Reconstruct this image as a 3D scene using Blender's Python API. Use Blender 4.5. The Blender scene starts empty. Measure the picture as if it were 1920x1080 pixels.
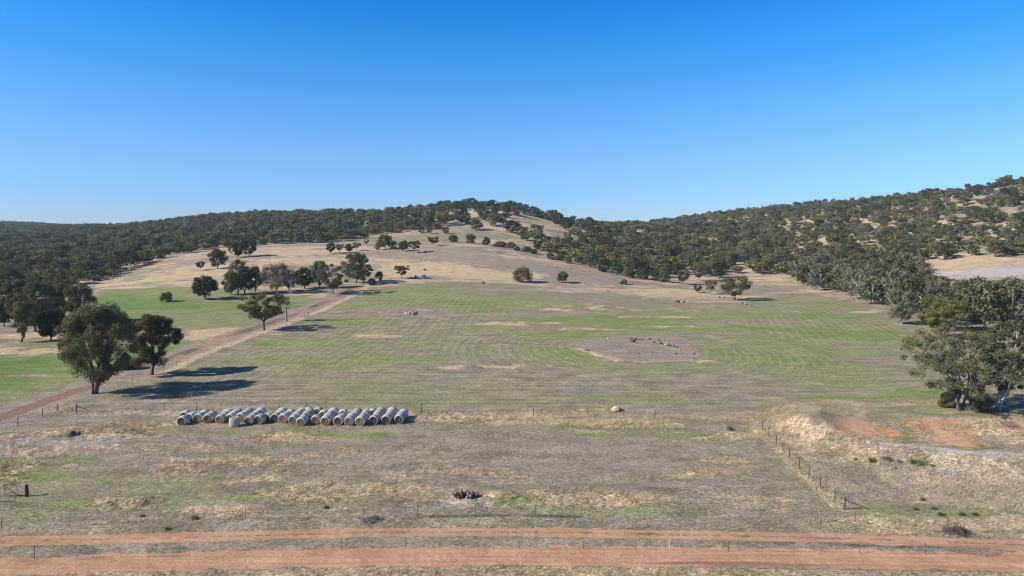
import bpy, math, random
import numpy as np
from mathutils import Vector, Matrix

# ------------------------------------------------------------------ camera, sky, sun, exposure
scene = bpy.context.scene
COL = scene.collection
F, CX, HOR, CAM_H = 1280.0, 960.0, 440.0, 26.0      # focal length / horizon row of the 1920x1080 photo, drone height

cam = bpy.data.cameras.new("camera")
cam.sensor_width = 36.0
cam.lens = 36.0 * F / 1920.0
cam.shift_y = -(540.0 - HOR) / 1920.0
cam.clip_start = 1.0
cam.clip_end = 12000.0
cam_o = bpy.data.objects.new("camera", cam)
cam_o.location = (0, 0, CAM_H)
cam_o.rotation_euler = (math.radians(90), 0, 0)
COL.objects.link(cam_o)
scene.camera = cam_o

SUN_EL, SUN_AZ = math.radians(33), math.radians(18)   # sun to the left, a little behind the camera
sun_dir = Vector((-math.cos(SUN_EL) * math.cos(SUN_AZ), -math.cos(SUN_EL) * math.sin(SUN_AZ), math.sin(SUN_EL)))
world = bpy.data.worlds.new("World")
scene.world = world
world.use_nodes = True
wn, wl = world.node_tree.nodes, world.node_tree.links
wn.clear()
sky = wn.new("ShaderNodeTexSky")
sky.sky_type = 'NISHITA'
sky.sun_disc = False
sky.sun_elevation = SUN_EL
sky.sun_rotation = math.atan2(sun_dir.x, sun_dir.y)
sky.altitude = 300
sky.air_density = 1.0
sky.dust_density = 0.0
sky.ozone_density = 2.0
hsv = wn.new("ShaderNodeHueSaturation")
hsv.inputs['Saturation'].default_value = 1.2
bg = wn.new("ShaderNodeBackground")
bg.inputs['Strength'].default_value = 0.136
wo = wn.new("ShaderNodeOutputWorld")
wl.new(sky.outputs[0], hsv.inputs['Color'])
# sky tinted bluer than the model gives; dimmed above view to cut fill light
tc = wn.new("ShaderNodeTexCoord"); sx = wn.new("ShaderNodeSeparateXYZ"); wl.new(tc.outputs['Generated'], sx.inputs[0])
rp = wn.new("ShaderNodeValToRGB"); rp.color_ramp.interpolation = 'EASE'
stops = [(0.0, (.31, .44, .78)), (.06, (.31, .48, .83)), (.11, (.38, .55, .85)), (.184, (.33, .63, .90)), (.257, (.16, .63, .96)), (.33, (.06, .61, 1.0)), (.5, (.22, .46, .70)), (.7, (.30, .42, .54)), (1.0, (.30, .40, .50))]
while len(rp.color_ramp.elements) < len(stops): rp.color_ramp.elements.new(0.5)
for e_, (p_, c_) in zip(rp.color_ramp.elements, stops): e_.position = p_
for e_, (p_, c_) in zip(rp.color_ramp.elements, stops): e_.color = (*c_, 1)
rp.color_ramp.interpolation = 'LINEAR'
wl.new(sx.outputs['Z'], rp.inputs[0])
mulc = wn.new("ShaderNodeMix"); mulc.data_type = 'RGBA'; mulc.blend_type = 'MULTIPLY'; mulc.inputs[0].default_value = 1.0
wl.new(hsv.outputs[0], mulc.inputs[6]); wl.new(rp.outputs[0], mulc.inputs[7])
wl.new(mulc.outputs[2], bg.inputs['Color'])
wl.new(bg.outputs[0], wo.inputs[0])

sun = bpy.data.lights.new("sun", 'SUN')
sun.energy = 5.0
sun.angle = math.radians(0.5)
sun.color = (1.0, 0.93, 0.83)
sun_o = bpy.data.objects.new("sun", sun)
sun_o.rotation_euler = sun_dir.to_track_quat('Z', 'Y').to_euler()
sun_o.location = (-200, -60, 200)
COL.objects.link(sun_o)
scene.view_settings.view_transform = 'Standard'
scene.view_settings.look = 'None'
scene.view_settings.exposure = 0.5
scene.view_settings.gamma = 1.0
try:
    scene.cycles.max_bounces = 5
    scene.cycles.filter_width = 1.05
    scene.cycles.diffuse_bounces = 3
    scene.cycles.transparent_max_bounces = 8
except Exception:
    pass

R0 = np.random.default_rng(7)

# ------------------------------------------------------------------ numpy helpers
def sm(e0, e1, x):
    t = np.clip((x - e0) / (e1 - e0), 0, 1)
    return t * t * (3 - 2 * t)

_perm = np.random.default_rng(3).random((256, 256))
def vnoise(x, y):
    xi, yi = np.floor(x).astype(np.int64), np.floor(y).astype(np.int64)
    fx, fy = x - xi, y - yi
    fx, fy = fx * fx * (3 - 2 * fx), fy * fy * (3 - 2 * fy)
    a, b = _perm[xi & 255, yi & 255], _perm[(xi + 1) & 255, yi & 255]
    c, d = _perm[xi & 255, (yi + 1) & 255], _perm[(xi + 1) & 255, (yi + 1) & 255]
    return (a * (1 - fx) + b * fx) * (1 - fy) + (c * (1 - fx) + d * fx) * fy
def fbm(x, y, wl_, oct_=4, ox=0.0):
    s, a, t = 0.0, 1.0, 0.0
    f = 1.0 / wl_
    for k in range(oct_):
        s = s + a * vnoise(x * f + ox + 17.3 * k, y * f - ox + 9.1 * k)
        t += a; a *= 0.5; f *= 2.03
    return s / t          # 0..1

# ------------------------------------------------------------------ terrain: depth / photo-row profiles turned into heights
N0 = [(40, None), (110, None)]
PROF = {
    -700: [(200, 605), (400, 515), (700, 462), (1200, 432), (1800, 415), (2300, 428), (3000, 450)],
    0:    [(166, 640.5), (250, 570), (350, 530), (500, 490), (600, 472), (800, 452), (1200, 432), (1800, 419), (2200, 428), (3000, 450)],
    200:  [(166, 640.5), (250, 566), (300, 540), (400, 500), (500, 478), (600, 466), (800, 447), (1100, 433), (1400, 429), (1800, 431), (3000, 450)],
    320:  [(166, 640.5), (240, 568), (290, 538), (350, 505), (430, 474), (500, 468), (700, 445), (950, 419), (1100, 417), (1400, 430), (3000, 450)],
    450:  [(180, 622), (240, 570), (280, 545), (340, 505), (400, 477), (450, 462), (600, 445), (750, 425), (950, 405), (1100, 408), (1500, 430), (3000, 450)],
    600:  [(200, 603), (260, 556), (300, 533), (350, 505), (420, 470), (470, 455), (540, 447), (700, 422), (870, 403), (1000, 405), (1400, 430), (3000, 450)],
    750:  [(200, 603), (260, 556), (310, 528), (360, 500), (420, 474), (470, 455), (540, 446), (620, 426), (740, 405), (850, 407), (1300, 440), (3000, 450)],
    850:  [(200, 603), (260, 557), (310, 530), (380, 488), (440, 456), (480, 451), (530, 443), (600, 416), (700, 388), (800, 392), (1200, 440), (3000, 450)],
    940:  [(200, 603), (260, 557), (310, 533), (380, 490), (435, 462), (480, 455), (530, 445), (600, 413), (670, 387), (760, 390), (1100, 440), (3000, 450)],
    1010: [(200, 604), (260, 560), (310, 537), (370, 500), (420, 476), (470, 463), (530, 447), (600, 424), (670, 405), (760, 411), (1100, 440), (3000, 450)],
    1100: [(200, 605), (300, 546), (350, 515), (390, 498), (430, 492), (500, 470), (600, 447), (680, 436), (760, 436), (1000, 432), (1300, 428), (1500, 433), (3000, 450)],
    1250: [(200, 606), (290, 556), (340, 532), (380, 525), (450, 505), (550, 475), (650, 452), (800, 430), (950, 418), (1050, 421), (1500, 440), (3000, 450)],
    1400: [(200, 606), (270, 566), (330, 540), (380, 525), (450, 500), (550, 466), (650, 440), (750, 415), (850, 398), (950, 402), (1300, 430), (3000, 450)],
    1600: [(200, 606), (265, 565), (330, 535), (400, 503), (480, 470), (580, 430), (700, 392), (780, 383), (900, 392), (1300, 430), (3000, 450)],
    1800: [(175, 630), (260, 560), (320, 510), (370, 482), (450, 440), (550, 392), (640, 361), (740, 368), (1100, 420), (3000, 450)],
    1920: [(175, 630), (230, 575), (300, 520), (350, 486), (420, 440), (500, 390), (600, 338), (700, 345), (1100, 420), (3000, 450)],
    2200: [(175, 630), (230, 572), (300, 515), (350, 480), (420, 430), (500, 375), (600, 318), (700, 330), (1100, 410), (3000, 450)],
    2800: [(175, 630), (230, 572), (300, 515), (350, 480), (420, 430), (500, 375), (600, 318), (700, 330), (1100, 410), (3000, 450)],
}
SG = np.linspace(-1.4, 1.4, 281)
YG = np.geomspace(40, 3000, 420)
_cols = sorted(PROF)
_tab = []
for u in _cols:
    pts = [(40, 0.0), (112, 0.0)] + [(Y, CAM_H - (r - HOR) * Y / F) for Y, r in PROF[u]]
    _tab.append(np.interp(YG, [p[0] for p in pts], [p[1] for p in pts]))
_tab = np.array(_tab)
_cs = (np.array(_cols) - CX) / F
ZT = np.array([np.interp(SG, _cs, _tab[:, j]) for j in range(len(YG))]).T
def _blur(a, sig, ax):
    k = np.arange(-int(3 * sig), int(3 * sig) + 1)
    w = np.exp(-k * k / (2 * sig * sig)); w /= w.sum()
    p = np.pad(a, [(len(k) // 2, len(k) // 2) if i == ax else (0, 0) for i in range(2)], mode='edge')
    return np.apply_along_axis(lambda v: np.convolve(v, w, 'valid'), ax, p)
ZT = _blur(_blur(ZT, 4, 1), 4, 0)

DAM_CREST = np.array([(46, 100.5, 0.4), (41.5, 96, 1.3), (39.2, 91, 2.0), (39.8, 85, 2.0), (43.5, 80, 1.6), (52, 77.6, 1.3), (62, 76.6, 1.25), (75, 75.8, 1.2), (100, 75, 1.1)])
def seg_dist(X, Y, pts):
    """distance to a polyline and the value (third column, if any) at the nearest point"""
    best = np.full(X.shape, 1e9); val = np.zeros(X.shape)
    for a, b in zip(pts[:-1], pts[1:]):
        dx, dy = b[0] - a[0], b[1] - a[1]
        t = np.clip(((X - a[0]) * dx + (Y - a[1]) * dy) / (dx * dx + dy * dy + 1e-9), 0, 1)
        d = np.hypot(X - a[0] - t * dx, Y - a[1] - t * dy)
        m = d < best
        best = np.where(m, d, best)
        if len(a) > 2:
            val = np.where(m, a[2] + t * (b[2] - a[2]), val)
    return best, val

def gz(X, Y):
    X = np.asarray(X, float); Y = np.asarray(Y, float)
    Ye = np.maximum(np.maximum(Y, np.abs(X) / 1.4), 40.0)
    s = np.clip(X / Ye, -1.4, 1.4)
    fi = np.clip((s + 1.4) / 2.8 * 280, 0, 279.999)
    fj = np.clip(np.log(Ye / 40.0) / np.log(75.0) * 419, 0, 418.999)
    i, j = fi.astype(int), fj.astype(int)
    a, b = fi - i, fj - j
    z = (ZT[i, j] * (1 - a) * (1 - b) + ZT[i + 1, j] * a * (1 - b) + ZT[i, j + 1] * (1 - a) * b + ZT[i + 1, j + 1] * a * b)
    k = sm(330, 650, Ye)
    z = z + k * 6.0 * (fbm(X, Y, 110, 5, 3.3) - 0.5) + sm(130, 300, Ye) * 1.2 * (fbm(X, Y, 60, 3, 8.8) - 0.5)
    z = z + 0.35 * (fbm(X, Y, 14, 3, 1.7) - 0.5) * sm(59, 64, Ye)
    # farm dam: bank and hollow
    near = (X > 25) & (X < 115) & (Y > 60) & (Y < 112)
    if near.any():
        xs, ys = X[near], Y[near]
        d, h = seg_dist(xs, ys, DAM_CREST)
        bank = h * np.exp(-(d / 3.0) ** 2)
        hol = sm(0.0, 6.0, ys - np.interp(xs, DAM_CREST[3:, 0], DAM_CREST[3:, 1]) - 1.0) * sm(41, 47, xs) * (1 - sm(90, 97, ys + 0.02 * (xs - 55))) * (1 - sm(70, 95, xs))
        gul = 0.35 * (fbm(xs * 2.2, ys * 0.6, 5, 3, 5.5) - 0.5) * hol
        z = np.array(z); z[near] += bank - 1.55 * hol + gul
    # hummocky mound in the paddock, and smaller heaps of long dry grass
    for mx, my, rx, ry, h in MOUNDS:
        q = ((X - mx) / rx) ** 2 + ((Y - my) / ry) ** 2
        z = z + h * np.exp(-q) * (0.75 + 0.5 * fbm(X, Y, 3.0, 2, 2.2))
    return z
MOUNDS = [(5.5, 67.8, 9.0, 2.2, 0.75), (-3.6, 68, 2.5, 1.8, 0.3), (-59, 90, 5, 1.6, 0.5), (-53, 90, 4, 1.4, 0.4), (25, 243, 18, 10, 1.0), (21, 150, 14, 10, 0.6)]

_YS = np.concatenate([np.arange(40, 130, 0.25), np.arange(130, 1000, 1.0), np.arange(1000, 2900, 5)])
def hit(px, row, ymin=0.0):
    """first terrain point seen at this place of the photo"""
    s = (px - CX) / F
    ys = _YS[_YS >= ymin] if ymin else _YS
    r = HOR - F * (gz(s * ys, ys) - CAM_H) / ys
    k = np.nonzero(r <= row)[0]
    if len(k) == 0:
        return None
    k = k[0]
    if k == 0:
        Y = F * CAM_H / max(row - HOR, 1) if row > HOR else ys[0]
    else:
        t = (r[k - 1] - row) / (r[k - 1] - r[k] + 1e-9)
        Y = ys[k - 1] + t * (ys[k] - ys[k - 1])
    return (s * Y, Y)
def P(px, row):
    h = hit(px, row)
    return h if h else ((px - CX) / F * 900, 900.0)
def poly(*pts): return np.array([P(a, b) for a, b in pts])

def proj(X, Y, Z): return CX + F * X / Y, HOR - F * (Z - CAM_H) / Y

def poly_mask(X, Y, pg, soft):
    """1 inside a polygon, fading over `soft` metres at its edge"""
    out = np.zeros(X.shape)
    lo, hi = pg.min(0) - soft, pg.max(0) + soft
    m = (X > lo[0]) & (X < hi[0]) & (Y > lo[1]) & (Y < hi[1])
    if not m.any(): return out
    x, y = X[m], Y[m]
    ins = np.zeros(x.shape, bool)
    n = len(pg)
    for i in range(n):
        a, b = pg[i], pg[(i + 1) % n]
        c = (a[1] > y) != (b[1] > y)
        xc = (b[0] - a[0]) * (y - a[1]) / (b[1] - a[1] + 1e-12) + a[0]
        ins ^= c & (x < xc)
    d, _ = seg_dist(x, y, np.vstack([pg, pg[:1]]))
    out[m] = sm(-soft, soft, np.where(ins, d, -d))
    return out
def line_mask(X, Y, pl, w, soft):
    out = np.zeros(X.shape)
    lo, hi = pl[:, :2].min(0) - w - soft, pl[:, :2].max(0) + w + soft
    m = (X > lo[0]) & (X < hi[0]) & (Y > lo[1]) & (Y < hi[1])
    if m.any():
        d, _ = seg_dist(X[m], Y[m], pl)
        out[m] = 1 - sm(w - soft, w + soft, d)
    return out
def inside_px(x, y, pg):
    ins = False
    n = len(pg)
    for i in range(n):
        a, b = pg[i], pg[(i + 1) % n]
        if (a[1] > y) != (b[1] > y) and x < (b[0] - a[0]) * (y - a[1]) / (b[1] - a[1] + 1e-12) + a[0]:
            ins = not ins
    return ins

# ------------------------------------------------------------------ tagging, linking
def tag(o, label=None, cat=None, group=None, kind=None):
    if label: o['label'] = label
    if cat: o['category'] = cat
    if group: o['group'] = group
    if kind: o['kind'] = kind
    return o
def empty(name, loc, rz=0.0, scale=(1, 1, 1)):
    o = bpy.data.objects.new(name, None)
    o.location = loc; o.rotation_euler = (0, 0, rz); o.scale = scale
    o.empty_display_size = 0.5
    COL.objects.link(o)
    return o
def mesh_obj(name, me, parent=None, loc=(0, 0, 0)):
    o = bpy.data.objects.new(name, me)
    o.location = loc
    COL.objects.link(o)
    if parent: o.parent = parent
    return o
def mesh_np(name, V, faces_flat, sizes, mat, smooth=False, face_col=None, point_attrs=None):
    me = bpy.data.meshes.new(name)
    V = np.asarray(V, np.float32)
    faces_flat = np.asarray(faces_flat, np.int32); sizes = np.asarray(sizes, np.int32)
    me.vertices.add(len(V)); me.vertices.foreach_set('co', V.ravel())
    me.loops.add(len(faces_flat)); me.loops.foreach_set('vertex_index', faces_flat)
    me.polygons.add(len(sizes))
    st = np.concatenate([[0], np.cumsum(sizes)[:-1]]).astype(np.int32)
    me.polygons.foreach_set('loop_start', st)
    me.polygons.foreach_set('loop_total', sizes)
    me.polygons.foreach_set('use_smooth', np.full(len(sizes), smooth, bool))
    if face_col is not None:
        a = me.attributes.new('leafcol', 'FLOAT_COLOR', 'FACE')
        a.data.foreach_set('color', np.asarray(face_col, np.float32).ravel())
    for nm, arr in (point_attrs or {}).items():
        if arr.ndim == 2:
            a = me.attributes.new(nm, 'FLOAT_COLOR', 'POINT'); a.data.foreach_set('color', arr.astype(np.float32).ravel())
        else:
            a = me.attributes.new(nm, 'FLOAT', 'POINT'); a.data.foreach_set('value', arr.astype(np.float32))
    me.update(calc_edges=True)
    if mat: me.materials.append(mat)
    return me

# ------------------------------------------------------------------ node helpers
class G:
    def __init__(s, name):
        s.m = bpy.data.materials.new(name); s.m.use_nodes = True
        s.t = s.m.node_tree; s.n = s.t.nodes; s.l = s.t.links
        s.n.clear()
        s.out = s.n.new('ShaderNodeOutputMaterial')
    def put(s, sock, v):
        if v is None: return
        if hasattr(v, 'is_linked') or hasattr(v, 'links'): s.l.new(v, sock)
        else:
            if sock.type == 'RGBA' and not isinstance(v, (int, float)) and len(v) == 3: v = (*v, 1)
            sock.default_value = v
    def pos(s): return s.n.new('ShaderNodeNewGeometry').outputs['Position']
    def objpos(s): return s.n.new('ShaderNodeTexCoord').outputs['Object']
    def noise(s, vec, scale, detail=4, rough=0.55, dist=0.0):
        n = s.n.new('ShaderNodeTexNoise'); n.inputs['Scale'].default_value = scale
        n.inputs['Detail'].default_value = detail; n.inputs['Roughness'].default_value = rough
        n.inputs['Distortion'].default_value = dist
        s.l.new(vec, n.inputs['Vector']); return n.outputs['Fac']
    def mapv(s, vec, scale=(1, 1, 1), rot=(0, 0, 0)):
        n = s.n.new('ShaderNodeMapping'); n.inputs['Scale'].default_value = scale; n.inputs['Rotation'].default_value = rot
        s.l.new(vec, n.inputs['Vector']); return n.outputs[0]
    def math(s, op, a, b=None, c=None, clamp=False):
        n = s.n.new('ShaderNodeMath'); n.operation = op; n.use_clamp = clamp
        s.put(n.inputs[0], a); s.put(n.inputs[1], b); s.put(n.inputs[2], c); return n.outputs[0]
    def ss(s, x, a, b, lo=0.0, hi=1.0):
        n = s.n.new('ShaderNodeMapRange'); n.interpolation_type = 'SMOOTHSTEP'
        s.put(n.inputs['Value'], x); n.inputs['From Min'].default_value = a; n.inputs['From Max'].default_value = b
        n.inputs['To Min'].default_value = lo; n.inputs['To Max'].default_value = hi; return n.outputs[0]
    def mix(s, f, a, b, blend='MIX'):
        n = s.n.new('ShaderNodeMix'); n.data_type = 'RGBA'; n.blend_type = blend
        s.put(n.inputs[0], f); s.put(n.inputs[6], a); s.put(n.inputs[7], b); return n.outputs[2]
    def scale(s, col, f):
        n = s.n.new('ShaderNodeVectorMath'); n.operation = 'SCALE'
        s.put(n.inputs[0], col); s.put(n.inputs['Scale'], f); return n.outputs[0]
    def attr(s, name):
        n = s.n.new('ShaderNodeAttribute'); n.attribute_name = name; return n
    def sep(s, col):
        n = s.n.new('ShaderNodeSeparateColor'); s.l.new(col, n.inputs[0]); return n.outputs
    def bump(s, h, strength=0.5, dist=0.1):
        n = s.n.new('ShaderNodeBump'); n.inputs['Strength'].default_value = strength; n.inputs['Distance'].default_value = dist
        s.l.new(h, n.inputs['Height']); return n.outputs[0]
    def bsdf(s, col, rough=0.9, normal=None, metal=0.0, spec=0.2):
        b = s.n.new('ShaderNodeBsdfPrincipled')
        s.put(b.inputs['Base Color'], col); s.put(b.inputs['Roughness'], rough); b.inputs['Metallic'].default_value = metal
        b.inputs['Specular IOR Level'].default_value = spec
        if normal is not None: s.l.new(normal, b.inputs['Normal'])
        s.l.new(b.outputs[0], s.out.inputs[0]); return b

# ------------------------------------------------------------------ materials
def mat_ground():
    g = G('pasture_and_soil')
    p = g.pos()
    a, b = g.attr('cover_a'), g.attr('cover_b')
    green, straw, dirt = g.sep(a.outputs['Color'])[:3]; brown = a.outputs['Alpha']
    clay, dark, furrow = g.sep(b.outputs['Color'])[:3]; ash = b.outputs['Alpha']
    lap = g.attr('lap').outputs['Fac']
    nL = g.noise(p, 0.035, 5, 0.6)
    nM = g.noise(p, 0.22, 5, 0.62, 0.4)
    nS = g.noise(p, 1.1, 4, 0.65)
    pst = g.mapv(p, (1.0, 1.9, 1.0), (0, 0, 0.5))
    nF = g.noise(pst, 3.6, 3, 0.75)
    nE = g.noise(g.mapv(p, (1, 1.6, 1), (0, 0, 2.2)), 1.7, 4, 0.72)
    ed = g.math('MULTIPLY_ADD', nM, 0.9, g.math('MULTIPLY_ADD', nS, 0.7, -0.8))      # edge break-up, about -0.4..0.4
    def w(x, lo=0.3, hi=0.7, k=1.0):
        return g.ss(g.math('MULTIPLY_ADD', ed, k, x), lo, hi)
    # grazed paddock: grey green against thin tan straw
    col = g.mix(g.ss(g.math('MULTIPLY_ADD', nF, 0.5, g.math('MULTIPLY', nM, 0.75)), 0.52, 0.82), (0.205, 0.181, 0.112), (0.37, 0.305, 0.215))
    col = g.mix(g.ss(nL, 0.35, 0.66, 0.0, 0.45), col, (0.26, 0.205, 0.15))
    # sown strips
    lw = g.math('MULTIPLY_ADD', nM, 1.3, lap)
    row1 = g.math('SINE', g.math('MULTIPLY', lw, 2 * math.pi / 2.3))
    row2 = g.math('SINE', g.math('MULTIPLY', lw, 2 * math.pi / 0.97))
    rows = g.math('MULTIPLY', g.math('MULTIPLY_ADD', row2, 0.5, row1), furrow)
    rows = g.math('MULTIPLY', rows, g.ss(nM, 0.3, 0.62, 0.25, 1.0))
    rowb = g.math('MULTIPLY', rows, 0.2)
    gw = g.ss(g.math('ADD', g.math('MULTIPLY_ADD', ed, 0.9, green), rowb), 0.22, 0.95)
    crop = g.mix(g.ss(nS, 0.3, 0.7), (0.185, 0.195, 0.085), (0.265, 0.262, 0.13))
    col = g.mix(gw, col, crop)
    col = g.mix(g.math('MULTIPLY', g.math('MAXIMUM', rows, 0), 0.16), col, (0.40, 0.34, 0.22))
    col = g.scale(col, g.math('MULTIPLY_ADD', rows, 0.06, 1.0))
    vivid = g.ss(g.math('MULTIPLY_ADD', ed, 0.7, green), 0.98, 1.5)
    col = g.mix(vivid, col, (0.14, 0.205, 0.055))
    # dry grass, stubble, soil
    sw = w(straw, 0.25, 0.75)
    scol = g.mix(g.ss(nF, 0.35, 0.68), (0.35, 0.26, 0.165), (0.62, 0.47, 0.30))
    col = g.mix(sw, col, scol)
    col = g.mix(w(brown, 0.25, 0.9), col, g.mix(nS, (0.225, 0.176, 0.132), (0.365, 0.296, 0.226)))
    col = g.mix(w(ash, 0.3, 0.9), col, g.mix(nS, (0.37, 0.315, 0.275), (0.56, 0.48, 0.425)))
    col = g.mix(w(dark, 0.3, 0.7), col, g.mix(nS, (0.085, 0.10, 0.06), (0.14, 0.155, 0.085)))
    soil = g.mix(g.ss(nM, 0.3, 0.7), (0.41, 0.222, 0.138), (0.49, 0.295, 0.195))
    soil = g.mix(g.ss(nS, 0.5, 0.85, 0, 0.4), soil, (0.56, 0.375, 0.26))
    rut = g.noise(g.mapv(p, (0.08, 2.6, 1.0), (0, 0, 0.02)), 1.0, 4, 0.6)
    soil = g.scale(soil, g.ss(rut, 0.3, 0.7, 0.9, 1.1))
    soil = g.mix(g.ss(dark, 0.1, 0.8), soil, g.mix(nS, (0.20, 0.105, 0.075), (0.31, 0.19, 0.14)))
    dw = g.ss(g.math('MULTIPLY_ADD', ed, 0.55, dirt), 0.33, 0.62)
    col = g.mix(dw, col, soil)
    col = g.mix(w(clay, 0.3, 0.7, 0.8), col, g.mix(nS, (0.44, 0.185, 0.085), (0.50, 0.285, 0.165)))
    # fine grain of stems and clods
    nH = g.noise(g.mapv(p, (0.35, 1.0, 0.5), (0, 0, 0.12)), 0.42, 4, 0.68)
    fine = g.math('MULTIPLY', g.ss(nF, 0.28, 0.72, 0.60, 1.40), g.ss(nE, 0.28, 0.72, 0.68, 1.32))
    fine = g.math('MULTIPLY', fine, g.ss(nH, 0.3, 0.7, 0.82, 1.18))
    fine = g.math('ADD', g.math('MULTIPLY', fine, g.math('SUBTRACT', 1.0, g.math('MULTIPLY', dw, 0.75))), g.math('MULTIPLY', dw, 0.75))
    col = g.scale(col, fine)
    hgt = g.math('ADD', g.math('MULTIPLY', nF, 0.5), g.math('MULTIPLY_ADD', nS, 0.9, g.math('MULTIPLY', rows, 0.12)))
    g.bsdf(col, 0.95, g.bump(hgt, 0.55, 0.35), spec=0.05)
    return g.m

def mat_leaf():
    g = G('leaf_clusters')
    a = g.attr('leafcol').outputs['Color']
    oi = g.n.new('ShaderNodeObjectInfo')
    f = g.ss(oi.outputs['Random'], 0, 1, 0.80, 1.22)
    col = g.scale(a, f)
    b = g.bsdf(col, 0.75, spec=0.06)
    t = g.n.new('ShaderNodeBsdfTranslucent'); g.l.new(g.scale(col, 0.9), t.inputs[0])
    ms = g.n.new('ShaderNodeMixShader'); ms.inputs[0].default_value = 0.22
    g.l.new(b.outputs[0], ms.inputs[1]); g.l.new(t.outputs[0], ms.inputs[2]); g.l.new(ms.outputs[0], g.out.inputs[0])
    return g.m
def mat_noise(name, c0, c1, scale=3.0, rough=0.9, stretch=(1, 1, 1), bump=0.4, bd=0.03, metal=0.0, spec=0.2):
    g = G(name)
    p = g.mapv(g.objpos(), stretch)
    n = g.noise(p, scale, 5, 0.65)
    g.bsdf(g.mix(g.ss(n, 0.3, 0.7), c0, c1), rough, g.bump(n, bump, bd), metal, spec)
    return g.m
M = {}
M['ground'] = mat_ground()
M['leaf'] = mat_leaf()
M['bark_dark'] = mat_noise('dark_bark', (0.05, 0.042, 0.036), (0.14, 0.12, 0.105), 2.5, 0.95, (3, 3, 0.6), 0.8)
M['bark_grey'] = mat_noise('grey_bark', (0.14, 0.12, 0.10), (0.34, 0.30, 0.26), 1.5, 0.9, (3, 3, 0.7), 0.5)
M['bark_pale'] = mat_noise('pale_gum_bark', (0.28, 0.25, 0.22), (0.56, 0.51, 0.46), 1.2, 0.8, (2, 2, 0.5), 0.3)
M['dead'] = mat_noise('bleached_dead_wood', (0.30, 0.27, 0.25), (0.50, 0.46, 0.42), 3, 0.9, (3, 3, 0.6), 0.4)
M['charred'] = mat_noise('charred_wood', (0.012, 0.01, 0.01), (0.09, 0.05, 0.035), 5, 0.95, (3, 3, 0.8), 0.9, 0.05)
M['brush'] = mat_noise('dry_brush', (0.13, 0.11, 0.10), (0.36, 0.31, 0.28), 4, 0.9)
M['rock'] = mat_noise('field_rock', (0.16, 0.12, 0.10), (0.42, 0.34, 0.27), 2.2, 0.9, (1, 1, 1), 0.9, 0.1)
M['rock_dark'] = mat_noise('dark_field_rock', (0.05, 0.042, 0.038), (0.15, 0.12, 0.10), 2.2, 0.9, (1, 1, 1), 0.9, 0.1)
M['rock_tan'] = mat_noise('tan_field_rock', (0.40, 0.28, 0.16), (0.58, 0.46, 0.31), 2.2, 0.9, (1, 1, 1), 0.9, 0.1)
M['post'] = mat_noise('weathered_post', (0.05, 0.045, 0.04), (0.15, 0.135, 0.12), 4, 0.9, (3, 3, 0.6))
M['steel_post'] = mat_noise('rusty_steel_post', (0.06, 0.05, 0.045), (0.14, 0.11, 0.095), 6, 0.8)
M['white_post'] = mat_noise('white_post_paint', (0.6, 0.58, 0.55), (0.78, 0.76, 0.73), 6, 0.7)
M['wire'] = mat_noise('fence_wire', (0.12, 0.115, 0.11), (0.25, 0.24, 0.23), 8, 0.6, metal=0.6)
M['galv'] = mat_noise('galvanised_steel', (0.32, 0.34, 0.36), (0.52, 0.54, 0.56), 2.5, 0.5, (1, 1, 3), 0.1, metal=0.5)
M['tank'] = mat_noise('concrete_tank', (0.30, 0.31, 0.31), (0.46, 0.47, 0.47), 1.5, 0.8)
M['tankdark'] = mat_noise('dark_tank', (0.03, 0.035, 0.04), (0.07, 0.075, 0.08), 1.5, 0.6)
def mat_wrap(name, c0, c1):
    g = G(name)
    p = g.objpos()
    n = g.noise(p, 2.2, 5, 0.65)
    oi = g.n.new('ShaderNodeObjectInfo')
    w = g.n.new('ShaderNodeTexWave'); w.wave_type = 'BANDS'; w.bands_direction = 'Y'
    w.inputs['Scale'].default_value = 4.0; w.inputs['Distortion'].default_value = 3.0; w.inputs['Detail'].default_value = 3
    g.l.new(p, w.inputs['Vector'])
    col = g.mix(g.ss(n, 0.3, 0.7), c0, c1)
    col = g.mix(g.ss(w.outputs['Fac'], 0.55, 0.95, 0, 0.35), col, (0.30, 0.27, 0.22))
    col = g.scale(col, g.ss(oi.outputs['Random'], 0, 1, 0.82, 1.15))
    g.bsdf(col, 0.7, g.bump(n, 0.5, 0.04), spec=0.1)
    return g.m
M['wrap_blue'] = mat_wrap('pale_net_wrap', (0.33, 0.335, 0.31), (0.56, 0.56, 0.51))
M['wrap_mauve'] = mat_wrap('greyish_mauve_net_wrap', (0.35, 0.32, 0.325), (0.55, 0.51, 0.51))
def mat_end(name, c0, c1, c2):
    g = G(name)
    p = g.objpos()
    ln = g.n.new('ShaderNodeVectorMath'); ln.operation = 'LENGTH'; g.l.new(g.mapv(p, (1, 0, 1)), ln.inputs[0])
    n = g.noise(p, 5, 5, 0.7)
    ring = g.math('SINE', g.math('MULTIPLY_ADD', n, 5.0, g.math('MULTIPLY', ln.outputs['Value'], 38)))
    col = g.mix(g.ss(ring, -0.8, 0.8), c0, c1)
    col = g.mix(g.ss(n, 0.5, 0.75), col, c2)
    g.bsdf(col, 0.95, g.bump(g.math('ADD', ring, n), 0.5, 0.04), spec=0.05)
    return g.m
M['end_straw'] = mat_end('straw_bale_end', (0.13, 0.082, 0.045), (0.27, 0.18, 0.10), (0.38, 0.28, 0.16))
M['end_dark'] = mat_end('weathered_bale_end', (0.045, 0.038, 0.033), (0.10, 0.083, 0.07), (0.16, 0.13, 0.105))
M['bale_side'] = mat_noise('bare_straw_side', (0.34, 0.31, 0.25), (0.55, 0.50, 0.42), 3, 0.9)
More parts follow.
